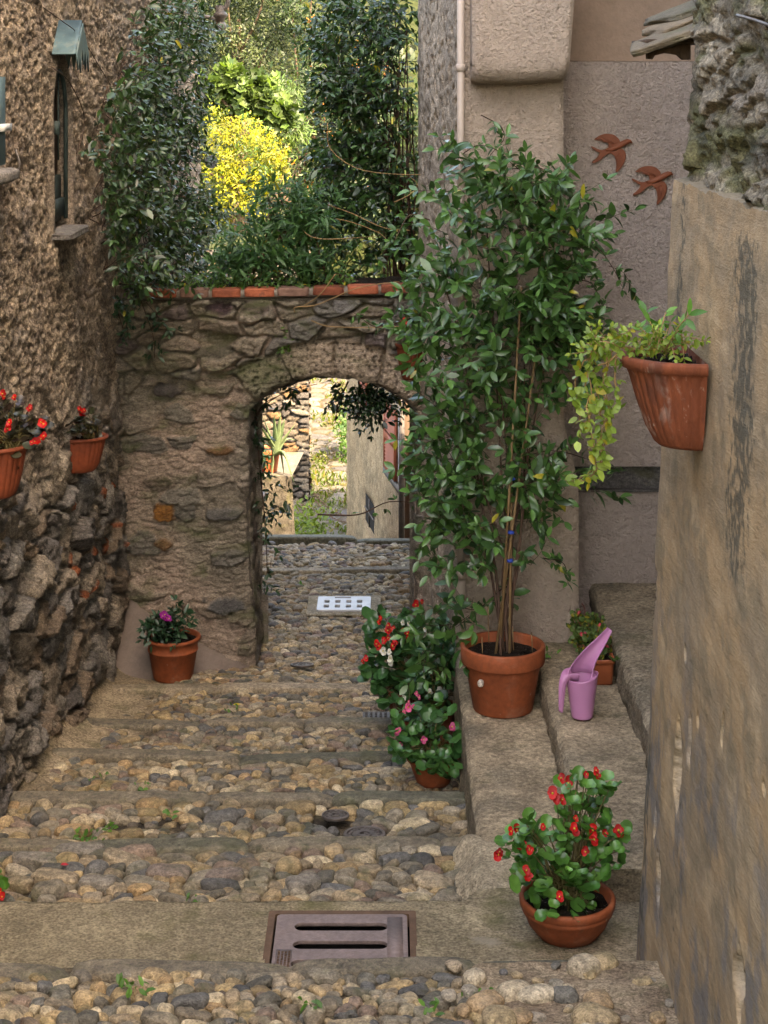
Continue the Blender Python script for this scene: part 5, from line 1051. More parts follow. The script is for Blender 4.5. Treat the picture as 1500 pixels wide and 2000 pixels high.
m = MB(); X, Y = np.meshgrid(np.linspace(rx0+.012, rx1-.012, 14), np.linspace(ry0+.012, ry1-.012, 40), indexing='ij'); m.add(np.stack([X, Y, rz+.105+.012*fbm(X*25, Y*25, 2)], -1).reshape(-1, 3), grid_faces(14, 40)); m.build('soil', M['soil'], t)
lf, stm = MB(), MB(); n = 120; base = np.stack([RNG.uniform(rx0, rx1, n), RNG.uniform(ry0+.02, ry1, n), rz+.11+RNG.beta(1.2, 2, n)*.10], -1); base[:60, 0] -= .03
sprigs(lf, stm, base, nrm(RNG.normal(0, .5, (n, 3))+np.array((-.15, -.2, .4))), 3, .014, .032, T_ROUND, (.05, .11, .02), (.13, .20, .05), droop=.1, yel=.22, stems=True, stemr=.0018)
stm.add(*tube(spline([(1.10, 9.5, rz+.12), at(1142, 1190, 9.45), at(1136, 1178, 9.45)], 8), .003, 5)); lf.build('foliage', M['leaf_soft'], t); stm.build('stems', mat('redstem', (.26, .07, .045), rough=.6, var=((30, .3),)), t)
[bloom(t, at(x, y, 9.2), .014, (.65, .04, .09), 3) for x, y in ((1170, 1221), (1135, 1239), (1142, 1238), (1130, 1197), (1186, 1262))]

# ---- watering can
WC = np.array((at(1137, 1392, 8.55)[0], 8.55, 1.158)); t = thing('watering_can', WC, 'pink plastic watering can with a long open spout standing on the second step', 'watering can')
rb_, rt_, hb_ = .050, .077, .205
na, nz = 64, 26; V = []
th = np.linspace(0, 2*np.pi, na, endpoint=False)
for a in th:
    ht = hb_+.012*math.cos(a)*(1)+.010*(abs(math.sin(a))**2)*-1
    for j in range(nz):
        tt = j/(nz-1); r = lerp(rb_, rt_, tt); V.append((r*math.cos(a), r*math.sin(a), tt*ht))
m = MB(); m.add(np.array(V)+WC, grid_faces(na, nz, True)); m.add(np.array([(rb_*math.cos(a), rb_*math.sin(a), .002) for a in th]+[(0, 0, .002)])+WC, np.array([[i, (i+1) % na, na] for i in range(na)])); ob = m.build('body', M['pink'], t)
def shell(name, secs, thick=.004):
    V = np.array(secs); n_, k_ = V.shape[:2]; m = MB(); m.add(V.reshape(-1, 3)+WC, grid_faces(n_, k_)); o = m.build(name, M['pink'], t); md = o.modifiers.new('thick', 'SOLIDIFY'); md.thickness = thick; md.offset = 0; return o
md = ob.modifiers.new('thick', 'SOLIDIFY'); md.thickness = .004; md.offset = 0
WR = math.radians(18); cR, sR = math.cos(WR), math.sin(WR)
def turn(secs): V = np.array(secs); return np.stack([V[..., 0]*cR-V[..., 1]*sR, V[..., 0]*sR+V[..., 1]*cR, V[..., 2]], -1)
secs = []; K = 33; NS = 34; path_ = spline([(0, 0, hb_-.012), (.004, .004, hb_+.03), (.036, .012, hb_+.085), (.092, .026, hb_+.15), (.140, .036, hb_+.212)], 60); PH = math.radians(58)
for s in np.linspace(0, 1, NS):
    tp = path_[int(s*59)]; r = lerp(rt_-.001, .013, s**.8); tl = math.radians(lerp(0, 34, min(1, s*1.5))); half = math.radians(lerp(130, 94, min(1, s*3.5)))
    A_ = np.array((math.cos(PH)*math.cos(tl), math.sin(PH), -math.cos(PH)*math.sin(tl)*1.3)); B_ = np.array((-math.sin(PH)*math.cos(tl), math.cos(PH), math.sin(PH)*math.sin(tl)*1.1))
    secs.append([tp+r*(math.cos(a)*A_+math.sin(a)*B_) for a in np.linspace(-half, half, K)])
shell('spout', secs)

secs = []; path_ = spline([(-.040, 0, hb_+.026), (-.082, 0, hb_+.016), (-.106, 0, hb_-.028), (-.112, 0, hb_-.10), (-.114, 0, hb_-.170)], 60); rr_ = np.interp(np.linspace(0, 1, 60), [0, .22, .45, .7, 1], [.050, .036, .023, .016, .010])
for s in np.linspace(0, 1, 30):
    i_ = int(s*59); tp = path_[i_]; T_ = path_[min(59, i_+1)]-path_[max(0, i_-1)]; T_ /= np.linalg.norm(T_); n_ = np.array((-T_[2], 0, T_[0])); half = math.radians(lerp(88, 125, s))
    secs.append([tp+rr_[i_]*(math.sin(a)*np.array((0, 1, 0))+math.cos(a)*n_) for a in np.linspace(-half, half, K)])
shell('handle', turn(secs))

# ---- terracotta swallows on the recess wall
def swallow(c, label, rot=0):
    t = thing('swallow_ornament', c, label, 'wall ornament', 'clay swallows on the recess wall'); s_ = .00217
    def fin(V, lift=0):
        x, y = V[:, 0]*s_, -V[:, 1]*s_; return np.stack([c[0]+x, c[1]-V[:, 2]-lift, c[2]+y], -1)
    up = [(13, -8), (10, -20), (-4, -33), (-26, -36), (-44, -31), (-58, -20), (-40, -20), (-28, -16), (-20, -8), (-18, 2), (0, 2)]
    dn = [(2, 10), (-16, 14), (-6, 22), (0, 34), (2, 52), (0, 66), (4, 68), (18, 52), (26, 36), (28, 20), (22, 8), (12, 4)]
    tl = [(-18, 4), (-40, 8), (-64, -2), (-66, 2), (-52, 12), (-44, 18), (-54, 32), (-64, 40), (-60, 44), (-42, 36), (-26, 22), (-10, 14)]
    for nm, pl_, lf_ in (('wing', up, 0), ('wing', dn, 0), ('tail', tl, 0)):
        P_ = spline([(x, y, 0) for x, y in pl_+pl_[:1]], 44)[:-1]; V, F = flatshape([[(p[0], p[1]) for p in P_]], 5.0, 1.2); V[:, 2] *= s_; mb = MB(); mb.add(fin(V), F)
        if nm == 'wing':
            b0 = np.array((6, -6.) if pl_ is up else (14, 10.)); tips = [(-54, -20), (-42, -20), (-33, -18), (-25, -13), (-50, -25), (-38, -28)] if pl_ is up else [(2, 62), (8, 60), (2, 48), (0, 38), (-4, 28), (14, 52), (22, 40)]
            for q in tips: q = np.array(q); mb.add(*tube(fin(np.array([(*lerp(b0, q, f), 5.2*s_) for f in (.25, .6, .95)])), [.0022, .0026, .0012], 5))
        mb.build(nm, M['swallow'], t)
    b_ = [(-28, 9), (-14, 6), (0, 1), (12, -5), (24, -11), (33, -15), (40, -15), (46, -11)]; r_ = np.array([3.5, 6, 8, 8.5, 8, 7.5, 5, 1])*s_
    Q = fin(np.array([(x, y, 3*s_) for x, y in b_])); mb = MB(); mb.add(*tube(Q, r_, 12)); mb.build('body', M['swallow'], t)
    t.rotation_euler = (0, rot, 0)
swallow(at(1202, 287, NY-.002), 'brown clay swallow wall plaque seen whole, higher of the two'); swallow(at(1282, 350, NY-.002), 'brown clay swallow wall plaque cut off by the ochre wall, lower of the two')

# ---- iron lamp bracket on the far corner of the left house, and a round grey disc in the climber
t = thing('lamp_bracket', at(395, 45, 17.6), 'black wrought iron lamp bracket with scroll and drop finial above the climber', 'lamp bracket')
def pp(x, y, d=17.6): return at(330+x/5.555, y/5.555, d)
m = MB(); m.add(*tube(spline([pp(180, 230), pp(330, 185), pp(440, 190), pp(520, 205), pp(560, 160), pp(545, 105), pp(505, 70)], 30), .022, 8)); m.add(*tube([at(375, 45, 17.75), pp(250, 220)], .02, 6)); m.build('scroll', M['iron'], t)
m = MB(); m.add(*tube(spline([pp(560, 95), pp(610, 85), pp(640, 30), pp(635, -40)], 14), .025, 8)); m.add(*tube([pp(555, 60), pp(555, 240)], .045, 8)); m.build('hanger', M['iron'], t)
c = pp(560, 300); V, F = lathe([(.0, .22), (.05, .21), (.075, .18), (.06, .15), (.03, .135), (.03, .115), (.055, .09), (.06, .05), (.04, .01), (.0, -.02)], 16, c-np.array((0, 0, .05))); make('finial', V, F, M['iron'], t)
t = thing('round_sign', at(412, 316, 16.2), 'small round grey disc half covered by the climber on the house corner', 'sign')
V, F = flatshape([circ(.062)], .012, .002); c = at(412, 316, 16.2); V = np.stack([c[0]+V[:, 0]*.9, c[1]+V[:, 2]+V[:, 0]*.4, c[2]+V[:, 1]], -1); make('disc', V, F, M['greysign'], t, smooth=False)
m = MB(); m.add(*tube([c+np.array((0, .012, 0)), c+np.array((-.1, .1, 0)), (LW+.02, 16.4, c[2])], .012, 6)); m.build('arm', M['iron'], t)

# ================================================================== BEYOND THE ARCH
# far house with shutters, in raking view
FH0, FH1 = np.array((.30, 25.0)), np.array((-.665, 31.0))
fdir = np.append((FH1-FH0)/np.linalg.norm(FH1-FH0), 0); flen = np.linalg.norm(FH1-FH0); fn_ = np.array((-fdir[1], fdir[0], 0))
fh = thing('shuttered_house', (.3, 28, -4), 'grey rendered house with red brown shutters seen through the arch', 'house')
def FW(u, z, o=0): return np.append(FH0, 0)+fdir*u+fn_*o+np.array((0, 0, z))
def fu(px):                                            # distance along the facade seen at pixel column px
    k = (px-750)/FPX; return (k*FH0[1]-FH0[0])/(fdir[0]-k*fdir[1])
def fz(px, py): u = fu(px); return ZC-(py-HY)*(FH0[1]+fdir[1]*u)/FPX
us = np.arange(0, flen+.01, .03); vs = np.arange(-4.2, .0, .03); U, Vv = np.meshgrid(us, vs, indexing='ij')
wu0, wu1 = fu(729), fu(711); wz0_, wz1_ = fz(720, 1030), fz(720, 975)
d = .02*fbm(U*6, Vv*6, 3, 4)+.01*fbm(U*20, Vv*20, 4)
ins = np.maximum(np.abs(U-(wu0+wu1)/2)-(wu1-wu0)/2, np.abs(Vv-(wz0_+wz1_)/2)-(wz1_-wz0_)/2)
d = d-.03*sstep(.14, .0, ins)-.03*sstep(.0, -.02, ins)
col = lerp(np.array((.48, .335, .20)), np.array((.36, .26, .16)), sstep(-.2, .3, fbm(U*1.2, Vv*2, 9))[..., None])*(1+.5*fbm(U*9, Vv*9, 19))[..., None]; col = lerp(col, np.array((.46, .39, .30)), (sstep(.1, .3, fbm(U*2+4, Vv*1.3, 14))*sstep(-1.2, -.5, Vv))[..., None]); col = lerp(col, np.array((.33, .225, .14)), (sstep(.15, .06, ins)*.8)[..., None])
P = np.append(FH0, 0)+U[..., None]*fdir+d[..., None]*fn_+Vv[..., None]*np.array((0, 0, 1)); P2 = P.reshape(-1, 3); nv_ = len(vs); e = P2[-nv_:]; nb_ = len(P2); make('wall', np.concatenate([P2, e-fn_*.6]), [grid_faces(len(us), nv_), np.stack([nb_-nv_+np.arange(nv_-1), nb_-nv_+np.arange(nv_-1)+1, nb_+np.arange(nv_-1)+1, nb_+np.arange(nv_-1)], -1)], M['roughcast'], fh, np.concatenate([col.reshape(-1, 3), col.reshape(-1, 3)[-nv_:]]))
m = MB(); q = np.array([FW(0, -4.2, -.4), FW(flen-.1, -4.2, -.4), FW(flen-.1, -4.2, -.4)+np.array((4, .6, 0)), FW(0, -4.2, -.4)+np.array((4, .6, 0))]); m.add(np.concatenate([q, q+np.array((0, 0, 4.1))]), np.array([[0, 1, 5, 4], [1, 2, 6, 5], [2, 3, 7, 6], [3, 0, 4, 7], [4, 5, 6, 7]])); m.build('house_body', M['stucco_dark'], fh, False)
m = MB(); q = np.array([FW(-.1, -.02, .10), FW(flen+.1, -.02, .10), FW(flen+.1, .2, -3.5), FW(-.1, .2, -3.5)]); m.add(np.concatenate([q, q+np.array((0, 0, .1))]), np.array([[0, 1, 5, 4], [1, 2, 6, 5], [2, 3, 7, 6], [3, 0, 4, 7], [4, 5, 6, 7], [3, 2, 1, 0]])); m.build('roof', M['timber'], fh, False)
m = MB(); a, b = wu0+.02, wu1-.02
m.add(*tube([FW((a+b)/2, wz0_, -.01), FW((a+b)/2, wz1_, -.01)], .012, 5)); m.add(*tube([FW(a, (wz0_+wz1_)/2, -.01), FW(b, (wz0_+wz1_)/2, -.01)], .012, 5)); wb = m.build('window', M['iron'], fh); m = MB(); q = np.array([FW(a, wz0_, -.022), FW(b, wz0_, -.022), FW(b, wz1_, -.022), FW(a, wz1_, -.022)]); m.add(q, np.array([[0, 1, 2, 3]])); m.build('pane', M['black'], wb, False)
def shutter(u0, u1, z0, z1, par):
    m = MB(); o0, o1 = .03, .07
    def slab(a, b, c, e, oo0=o0, oo1=o1):
        q = np.array([FW(a, c, oo0), FW(b, c, oo0), FW(b, e, oo0), FW(a, e, oo0), FW(a, c, oo1), FW(b, c, oo1), FW(b, e, oo1), FW(a, e, oo1)]); m.add(q, np.array([[0, 1, 2, 3], [4, 7, 6, 5], [0, 4, 5, 1], [1, 5, 6, 2], [2, 6, 7, 3], [3, 7, 4, 0]]))
    w = .08; slab(u0, u0+w, z0, z1); slab(u1-w, u1, z0, z1)
    for c in (z0, (z0+z1)/2-.04, z1-.09): slab(u0+w, u1-w, c, c+.09)
    z = z0+.11
    while z < z1-.1:
        if abs(z-(z0+z1)/2) > .07: q = np.array([FW(u0+w, z, .065), FW(u1-w, z, .065), FW(u1-w, z+.05, .035), FW(u0+w, z+.05, .035)]); m.add(q, np.array([[0, 1, 2, 3]]))
        z += .055
    m.build('shutter', M['shutter'], par, False)
sz0, sz1 = fz(768, 932), fz(768, 785); su0, su1 = fu(779), fu(757); sz0 = ZC-(925-HY)*(FH0[1]+fdir[1]*(su0+su1)/2)/FPX; sz1 = ZC-(792-HY)*(FH0[1]+fdir[1]*(su0+su1)/2)/FPX
shutter(su0, su1, sz0, sz1, fh)
m = MB(); q = np.array([FW(su0-.35, sz0-.12, 0), FW(su1+.15, sz0-.12, 0), FW(su1+.15, sz0-.03, 0), FW(su0-.35, sz0-.03, 0)]); m.add(np.concatenate([q, q+fn_*.05]), np.array([[0, 1, 2, 3], [4, 7, 6, 5], [0, 4, 5, 1], [1, 5, 6, 2], [2, 6, 7, 3], [3, 7, 4, 0]])); m.build('window_sill', M['timber'], fh, False)
m = MB(); q = np.array([FW(su0-.22, sz0, .012), FW(su0-.02, sz0, .012), FW(su0-.02, sz1+.05, .012), FW(su0-.22, sz1+.05, .012)]); m.add(q, np.array([[0, 1, 2, 3]])); m.build('window_surround', M['roughcast'], fh, False)
su0b, su1b = fu(722), fu(708); zb_ = ZC-(793-HY)*(FH0[1]+fdir[1]*su0b)/FPX; shutter(su0b, su1b, zb_, zb_+.8, fh)
m = MB(); q = np.array([FW(su0b-.1, zb_-.09, 0), FW(su1b+.1, zb_-.09, 0), FW(su1b+.1, zb_-.02, 0), FW(su0b-.1, zb_-.02, 0)]); m.add(np.concatenate([q, q+fn_*.06]), np.array([[0, 1, 2, 3], [4, 7, 6, 5], [0, 4, 5, 1], [1, 5, 6, 2], [2, 6, 7, 3], [3, 7, 4, 0]])); m.build('window_sill', M['timber'], fh, False)
dp2 = MB(); c = FW(-.02, 0, .05); dp2.add(*tube([c+np.array((0, 0, -2.4)), c+np.array((0, 0, .4))], .045, 10)); tag(dp2.build('downpipe', M['iron'], loc=c+np.array((0, 0, -2.4))), 'thin dark drainpipe at the near corner of the shuttered house', 'pipe')

# path beyond, running up between the stone wall and that house
xs = np.arange(-3.2, 1.0, .04); ys = np.arange(16.93, 47.5, .06); X, Y = np.meshgrid(xs, ys, indexing='ij')
f1, f2, cid, cx, cy = worley(X*2.6+.3*gn(X*2, Y*2, 3), Y*1.9, 8); pr = sstep(.03, .22, f2-f1); gmask = sstep(-.05, .25, fbm(X*1.1, Y*.7, 9))
Z = zg(Y)+.03*pr+.02*fbm(X*4, Y*4, 10)
stc = pick([(.42, .38, .32), (.33, .31, .29), (.48, .42, .33), (.36, .29, .23), (.52, .48, .42)], cid)
col = np.where((pr > .4)[..., None], stc*.34, np.array((.085, .066, .03))); col = lerp(col, np.array((.085, .09, .018)), (gmask*.55*(1-.6*(pr > .5)))[..., None])
make('path', np.stack([X, Y, Z], -1).reshape(-1, 3), grid_faces(len(xs), len(ys)), M['flag'], tint=col.reshape(-1, 3))['kind'] = 'structure'
lf = MB(); n = 9000; x = RNG.uniform(-2.4, .3, n); y = RNG.uniform(29, 47, n); keep = (fbm(x*1.1, y*.7, 9)+.35*RNG.random(n) > .18); x, y = x[keep], y[keep]; n = len(x)
leaves(lf, np.stack([x, y, zg(y)+.02], -1), nrm(RNG.normal(0, .5, (n, 3))+np.array((0, 0, .8))), rdir(n), RNG.uniform(.05, .13, n), T_SMALL, greens(n, (.05, .085, .010), (.12, .15, .016), .15, (.16, .13, .02)), .7); lf.build('grass', M['leaf_far'])['kind'] = 'stuff'
# stone retaining wall left of the path, garden terrace behind it
rw = thing('drystone_wall', (-2.2, 33.5, -4.0), 'sunlit dry stone wall left of the path seen through the arch', 'wall')
def rub(u, v):
    wu = u+.05*gn(u*4, v*4, 1); wv = v+.03*gn(u*4, v*4, 2); f1, f2, cid, cx, cy = worley(wu*3.4, wv*8.5, 7, .85); pr = sstep(.02, .25, f2-f1); d = .10*pr*(.4+.6*cid)+.02*fbm(u*12, v*16, 3)
    c = np.where((pr > .3)[..., None], pick([(.19, .15, .11), (.15, .13, .105), (.23, .175, .12), (.13, .11, .095), (.25, .145, .07), (.26, .22, .17)], cid), np.array((.06, .05, .04))); return d, c
us = np.arange(0, 3.2, .025); vs = np.arange(-4.3, 1.0, .025); RWX = at(606, 0, 33.5)[0]
P, F, c, _, _ = relief(us, vs, (RWX-3.2, 33.5, 0), (1, 0, 0), (0, 0, 1), (0, -1, 0), rub); m = MB(); m.add(P, F, c)
us = np.arange(0, 12, .06); P, F, c, _, _ = relief(us, vs, (RWX-.06, 33.5, 0), (-.10, 1, 0), (0, 0, 1), (1, 0, 0), rub); m.add(P, F, c); m.build('masonry', M['rubble'], rw)
X, Y = np.meshgrid(np.linspace(-40, RWX-.02, 50), np.linspace(33.45, 70, 60), indexing='ij'); X = X-(Y-33.5)*.055; Z = .92+(Y-33.5)*.04+.10*fbm(X*.8, Y*.8, 4)+np.maximum(Y-44, 0)*.3
make('terrain', np.stack([X, Y, Z], -1).reshape(-1, 3), grid_faces(50, 60), M['terrain'])['kind'] = 'structure'
m = MB(); us = np.arange(0, 9, .03); vs = np.arange(-4., -1.4, .03); P, F, c, _, _ = relief(us, vs, (-4, 46.4, 0), (1, 0, 0), (0, 0, 1), (0, -1, 0), rub); m.add(P, F, c); V, F = box((-4, 46.45, -1.43), (5, 47, -1.35)); m.add(V, F, (.33, .3, .27)); tag(m.build('garden_wall', M['rubble'], loc=(-.5, 46.4, -3.6)), 'low grey stone wall closing the far end of the grassy path', 'wall')
# concrete parapet with aloe
pp_ = thing('parapet', (-1.6, 25, -2.6), 'pale rendered low wall at the crest of the ramp carrying the aloe pot', 'wall')
m = MB(); tz = at(0, 930, 25)[2]; x1 = at(570, 0, 25)[0]
us = np.linspace(-2.6, x1, 50); vs = np.linspace(-3.2, tz, 60); U, Vv = np.meshgrid(us, vs, indexing='ij'); P = np.stack([U+.07*(tz-Vv)/1.3, 25-.05*fbm(U*4, Vv*5, 4, 5, .6), Vv], -1); m.add(P.reshape(-1, 3), grid_faces(50, 60), (np.array((.15, .125, .095))*(1+.9*fbm(U*3, Vv*4, 12, 5, .65))[..., None]).reshape(-1, 3))
e = P[-1]; n = 60; m.add(np.concatenate([e, e+np.array((-.14, 1.6, 0))]), np.stack([np.arange(n-1), np.arange(n-1)+n, np.arange(n-1)+n+1, np.arange(n-1)+1], -1), (.12, .10, .085)); e = P[:, -1]; n = 50; m.add(np.concatenate([e, e+np.array((.1, 1.6, 0))]), np.stack([np.arange(n-1), np.arange(n-1)+1, np.arange(n-1)+n+1, np.arange(n-1)+n], -1), (.22, .19, .15)); m.build('masonry', M['concrete'], pp_)
c = at(522, 948, 25.3); c[2] = tz+.003; t = thing('potted_aloe', c, 'large spiky aloe in a clay pot on the pale parapet', 'potted plant')
V, F = lathe(pot_profile(.20, .14, .34, .06), 40, c); make('pot', V, F, M['terra_orange'], t); soil_disc(c+np.array((0, 0, .30)), .17, 'soil', t)
m = MB(); ac = np.array((at(540, 880, 25.2)[0], 25.15, at(0, 885, 25.2)[2]))
m.add(*tube(spline([c+np.array((0, 0, .3)), lerp(c+np.array((0, 0, .3)), ac, .6), ac], 8), .035, 7), (.13, .15, .06))
for tx, ty, bend, L_ in ((512, 812, .1, 1), (500, 822, .2, 1), (535, 808, 0, 1), (556, 818, .1, 1), (548, 806, 0, 1), (577, 828, .15, 1), (578, 860, .5, 1), (520, 835, .15, 1), (570, 935, .9, 1), (530, 935, .95, 1), (555, 930, .9, 1), (505, 850, .3, 1), (575, 945, .8, 1), (498, 870, .4, .8), (545, 835, .0, .8)):
    tip = at(tx, ty, 25.15+RNG.uniform(-.3, .15)); mid_ = lerp(ac, tip, .5)+np.array((0, 0, bend*.22)); Q = spline([ac+RNG.normal(0, .02, 3), mid_, tip], 12); m.add(*tube(Q, np.array([.05, .052, .05, .047, .043, .039, .034, .029, .023, .017, .010, .002]), 6, .35), lerp(np.array((.13, .20, .09)), np.array((.24, .30, .15)), RNG.random()))
m.build('leaves', M['leaf_soft'], t)
c = at(492, 975, 22.0); t = thing('hanging_planter', c, 'red flowering plant in a clay pot tucked behind the left jamb of the arch', 'potted plant'); c[2] = at(0, 965, 22)[2]
V, F = lathe(pot_profile(.13, .09, .2, .04), 32, c); make('pot', V, F, M['terra_orange'], t); lf = MB(); n = 160; p = P3(*blobs([(498, 915, 18, 30), (510, 890, 18, 18)], n), RNG.uniform(21.8, 22.2, n)); leaves(lf, p, rdir(n), rdir(n)*.5+np.array((0, -.4, .7)), RNG.uniform(.06, .1, n), T_OLE, greens(n, (.04, .12, .03), (.10, .22, .05)), 1.3); lf.build('foliage', M['leaf_soft'], t); [bloom(t, at(x, y, 21.7), .05, RED, 4) for x, y in ((504, 896), (502, 912), (511, 918), (498, 890))]
m = MB(); V, F = box((c[0]-.16, 21.85, c[2]-.04), (c[0]+.16, 22.15, c[2]-.002)); m.add(V, F); m.add(*tube([(c[0]-.05, 22, c[2]-.02), (LW+.0, 22, c[2]-.30)], .012, 5)); m.add(*tube([(c[0]-.05, 22, c[2]-.02), (-1.98, 22, c[2]-.02)], .012, 5)); m.build('bracket', M['iron'], t)
gw = MB(); V, F = box((-2.6, 18.3, -3), (-1.98, 24.9, c[2]+.6)); gw.add(V, F, (.30, .26, .2)); tag(gw.build('side_wall', M['roughcast'], smooth=False, loc=(-2.3, 21, -2)), 'rendered wall along the ramp, mostly hidden behind the arch jamb', 'wall')
lf = MB(); n = 700; p = np.stack([RNG.normal(-1.38, .22, n), RNG.normal(30, .4, n), ZC-8.25+RNG.beta(1.3, 1.8, n)*.85], -1); leaves(lf, p, rdir(n)+np.array((0, 0, .4)), rdir(n)*.5+np.array((0, -.3, .8)), RNG.uniform(.05, .12, n), T_SMALL, greens(n, (.09, .16, .014), (.20, .26, .03))); tag(lf.build('leafy_plant', M['leaf_far'], loc=(-1.38, 30, ZC-8.25)), 'bright yellow green leafy plant growing where the pale parapet ends', 'plant')
lf = MB(); n = 600; p = np.stack([RNG.normal(-.80, .10, n), RNG.normal(37, .5, n), ZC-8.1+RNG.beta(1.3, 1.4, n)*1.1], -1); leaves(lf, p, rdir(n), rdir(n)*.5+np.array((0, -.3, .8)), RNG.uniform(.06, .13, n), T_SMALL, greens(n, (.03, .09, .015), (.09, .17, .03))); tag(lf.build('bush', M['leaf_far'], loc=(-.8, 37, ZC-8.1)), 'dark green bush by the path behind the corner of the shuttered house', 'bush')
# chain across the path: two sagging strands of links
t = thing('chain', at(650, 1000, 32), 'rusty two strand chain sagging across the far path', 'chain')
for (a, b, sag) in ((at(612, 962, 33.2), at(690, 1008, 31.2), .12), (at(614, 975, 33.2), at(690, 1018, 31.2), .15)):
    m = MB(); n = 26
    for i in range(n):
        f = (i+.5)/n; p = lerp(a, b, f)-np.array((0, 0, sag*4*f*(1-f))); q = lerp(a, b, f+.02)-np.array((0, 0, sag*4*(f+.02)*(1-f-.02))); T_ = (q-p)/np.linalg.norm(q-p); s_ = np.cross(T_, (0, 0, 1) if i % 2 else (0, 1, 0)); s_ /= np.linalg.norm(s_)
        th = np.linspace(0, 2*np.pi, 11); m.add(*tube(np.array([p+T_*.030*math.cos(x)+s_*.018*math.sin(x) for x in th]), .0065, 5))
    m.build('strand', M['rust'], t)

# ---- trees beyond
def tree(name, base, crown, n, T, L, ca, cb, label, cat='tree', wid=1., yel=0., yc=(.5, .42, .03), face=.4, lm='leaf_far', sag=0.):
    base = np.array(base, float); t = thing(name, base, label, cat); tr, lf = MB(), MB(); cen = np.array([P3(np.array([x]), np.array([y]), np.array([d+5]))[0] for x, y, r, d in crown]); rad = np.array([r*(d+5)/FPX for x, y, r, d in crown])
    top = cen.mean(0); trunk = spline([base, lerp(base, top, .5)+np.array((.1, 0, 0)), top], 12); tr.add(*tube(trunk, np.linspace(.16, .05, 12), 8))
    for c_, r_ in zip(cen, rad):
        s_ = trunk[RNG.integers(4, 10)]; tr.add(*tube(spline([s_, lerp(s_, c_, .5)+RNG.normal(0, .1, 3), c_], 8), np.linspace(.05, .012, 8), 5))
    w = rad**2; idx = RNG.choice(len(cen), n//14, p=w/w.sum()); dirs = rdir(len(idx)); tips = cen[idx]+dirs*rad[idx][:, None]*(RNG.random(len(idx))**.45)[:, None]*np.array((1, 1, .9))
    p = np.repeat(tips, 14, 0)+RNG.normal(0, 1, (len(idx)*14, 3))*np.repeat(rad[idx], 14)[:, None]*.15; k = len(p); od = np.repeat(dirs, 14, 0)
    leaves(lf, p, nrm(od*.6+rdir(k)*.8+np.array((0, 0, -sag))), nrm(rdir(k)*.6+od*.5+np.array((.15, -face, .7))), L*RNG.uniform(.6, 1.3, k), T, np.clip(np.repeat(greens(len(idx), ca, cb, yel, yc)*RNG.uniform(.45, 1.3, (len(idx), 1)), 14, 0)*RNG.uniform(.75, 1.25, (k, 1)), 0, 1), wid)
    tr.build('trunk', M['bark'], t); lf.build('crown', M[lm], t)
tree('golden_shrub', (-3.0, 36, 1.0), [(470, 260, 45, 31), (520, 300, 48, 30.5), (445, 320, 50, 31), (415, 245, 40, 31), (480, 370, 55, 30.7), (430, 400, 50, 31), (530, 345, 35, 30.5), (395, 330, 40, 31), (545, 320, 22, 30.5)], 11000, T_OLE, .085, (.13, .165, .008), (.46, .40, .013), 'brilliant yellow leaved shrub glowing in the sun behind the wall garden', 'shrub', 1.3, .22, (.06, .12, .015))
tree('fig_tree', (-3.3, 38, 1.1), [(450, 165, 40, 33), (500, 185, 42, 33), (430, 195, 40, 33.4), (540, 220, 35, 33), (405, 160, 30, 33)], 1700, T_FIG, .20, (.035, .075, .012), (.11, .16, .04), 'fig tree with large pale lobed leaves above the yellow shrub', 'tree')
tree('olive_tree', (-3.5, 42, 1.3), [(440, 70, 55, 37), (500, 110, 60, 37), (470, 20, 60, 37.5), (540, 60, 50, 37), (420, 120, 40, 37.4), (400, 20, 50, 37.5), (520, -40, 60, 37), (440, -60, 60, 37)], 13000, T_SMALL, .085, (.026, .044, .012), (.075, .094, .026), 'grey green tree with small leaves at the top of the garden', 'tree', .8)
tree('dark_tree', (-2.4, 41, 1.2), [(600, 150, 55, 36), (575, 230, 55, 36), (620, 60, 55, 36.5), (590, 320, 60, 36), (640, 250, 50, 36), (570, 20, 45, 36.5), (660, 130, 60, 36.8), (650, 360, 60, 36), (700, 240, 60, 37), (610, -40, 60, 37), (720, 100, 60, 37), (700, 400, 60, 36.5)], 15000, T_SMALL, .10, (.014, .036, .008), (.055, .088, .018), 'dark green broadleaf tree standing right of the yellow shrub', 'tree', .8, .02, (.55, .18, .03))
tree('weeping_tree', (-2.5, 39, 1.1), [(545, 210, 38, 34), (570, 260, 36, 34), (520, 240, 35, 34), (560, 175, 30, 34)], 4200, T_OLE, .15, (.04, .085, .012), (.095, .15, .022), 'fresh green tree with long drooping leaves between fig and dark tree', 'tree', .8, sag=.7)
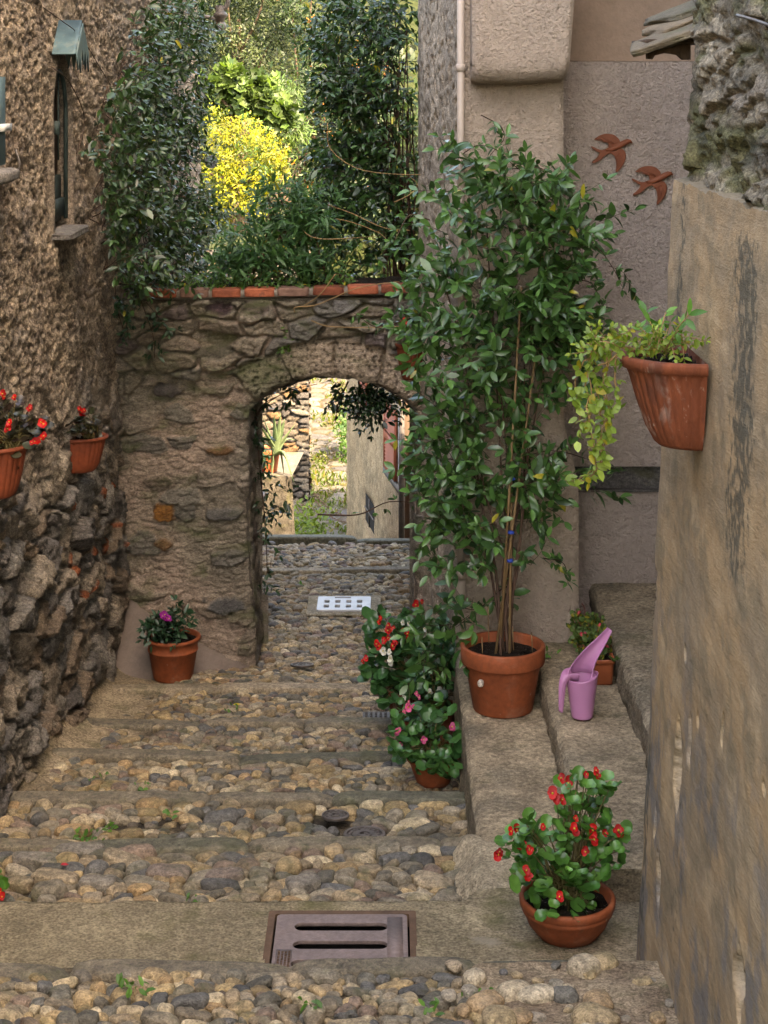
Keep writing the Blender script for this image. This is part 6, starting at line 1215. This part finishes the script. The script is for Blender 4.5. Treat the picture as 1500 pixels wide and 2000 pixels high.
# far wooded slope behind them
lf = MB(); n = 22000; p = np.stack([RNG.uniform(-13, 7, n), RNG.uniform(50, 57, n), RNG.uniform(0, 1, n)], -1); p[:, 2] = -2+p[:, 2]*13+1.2*gn(p[:, 0]*.6, p[:, 2]*5, 3); p[:, 1] += 1.5*gn(p[:, 0]*.7, p[:, 2]*.7, 5)
leaves(lf, p, rdir(n), nrm(rdir(n)*.6+np.array((.2, -.5, .7))), RNG.uniform(.18, .36, n), T_SMALL, greens(n, (.010, .026, .005), (.042, .07, .012), .02, (.10, .10, .02))); lf.build('woodland', M['leaf_far'])['kind'] = 'stuff'

# ---- small litter on the steps: fallen leaves and petals
def litter(px, py, colr, size, label, name='fallen_leaf'):
    g = gxy(px, py); m = MB(); leaves(m, np.array([g+np.array((0, 0, .05))]), np.array([(1, .3, .08)]), np.array([(0, -.3, 1.)]), [size], T_SMALL, np.array([colr])); tag(m.build(name, M['leaf_soft'], loc=g+np.array((0, 0, .05))), label, 'fallen leaf')
litter(430, 1668, (.60, .40, .03), .05, 'yellow fallen leaf on a mossy edging stone'); litter(118, 1712, (.6, .02, .03), .035, 'red petal lying on the slabs at left', 'fallen_petal'); litter(455, 1392, (.62, .45, .03), .05, 'yellow leaf strip on the dark steps below the archway'); litter(945, 1950, (.30, .38, .12), .06, 'pale green fallen leaf on sandy ground at front')
# weeds in the joints
lf = MB()
for px_, py_, k in ((160, 1645, 12), (175, 1655, 10), (215, 1632, 10), (285, 1548, 8), (200, 1528, 6), (335, 1605, 8), (250, 1945, 10), (270, 1958, 8), (455, 1395, 6), (920, 1960, 8), (610, 1985, 8), (845, 1990, 8), (370, 1780, 8), (590, 1150, 6), (1075, 1290, 10)):
    g = gxy(px_, py_) if px_ < 1000 else at(px_, py_, 9.4); leaves(lf, g+np.stack([RNG.normal(0, .025, k), RNG.normal(0, .02, k), np.full(k, .035)], -1), rdir(k)+np.array((0, 0, .6)), rdir(k)*.4+np.array((0, -.3, .8)), RNG.uniform(.02, .04, k), T_SMALL, greens(k, (.05, .15, .02), (.12, .26, .04)))
lf.build('weeds', M['leaf_soft'])['kind'] = 'stuff'
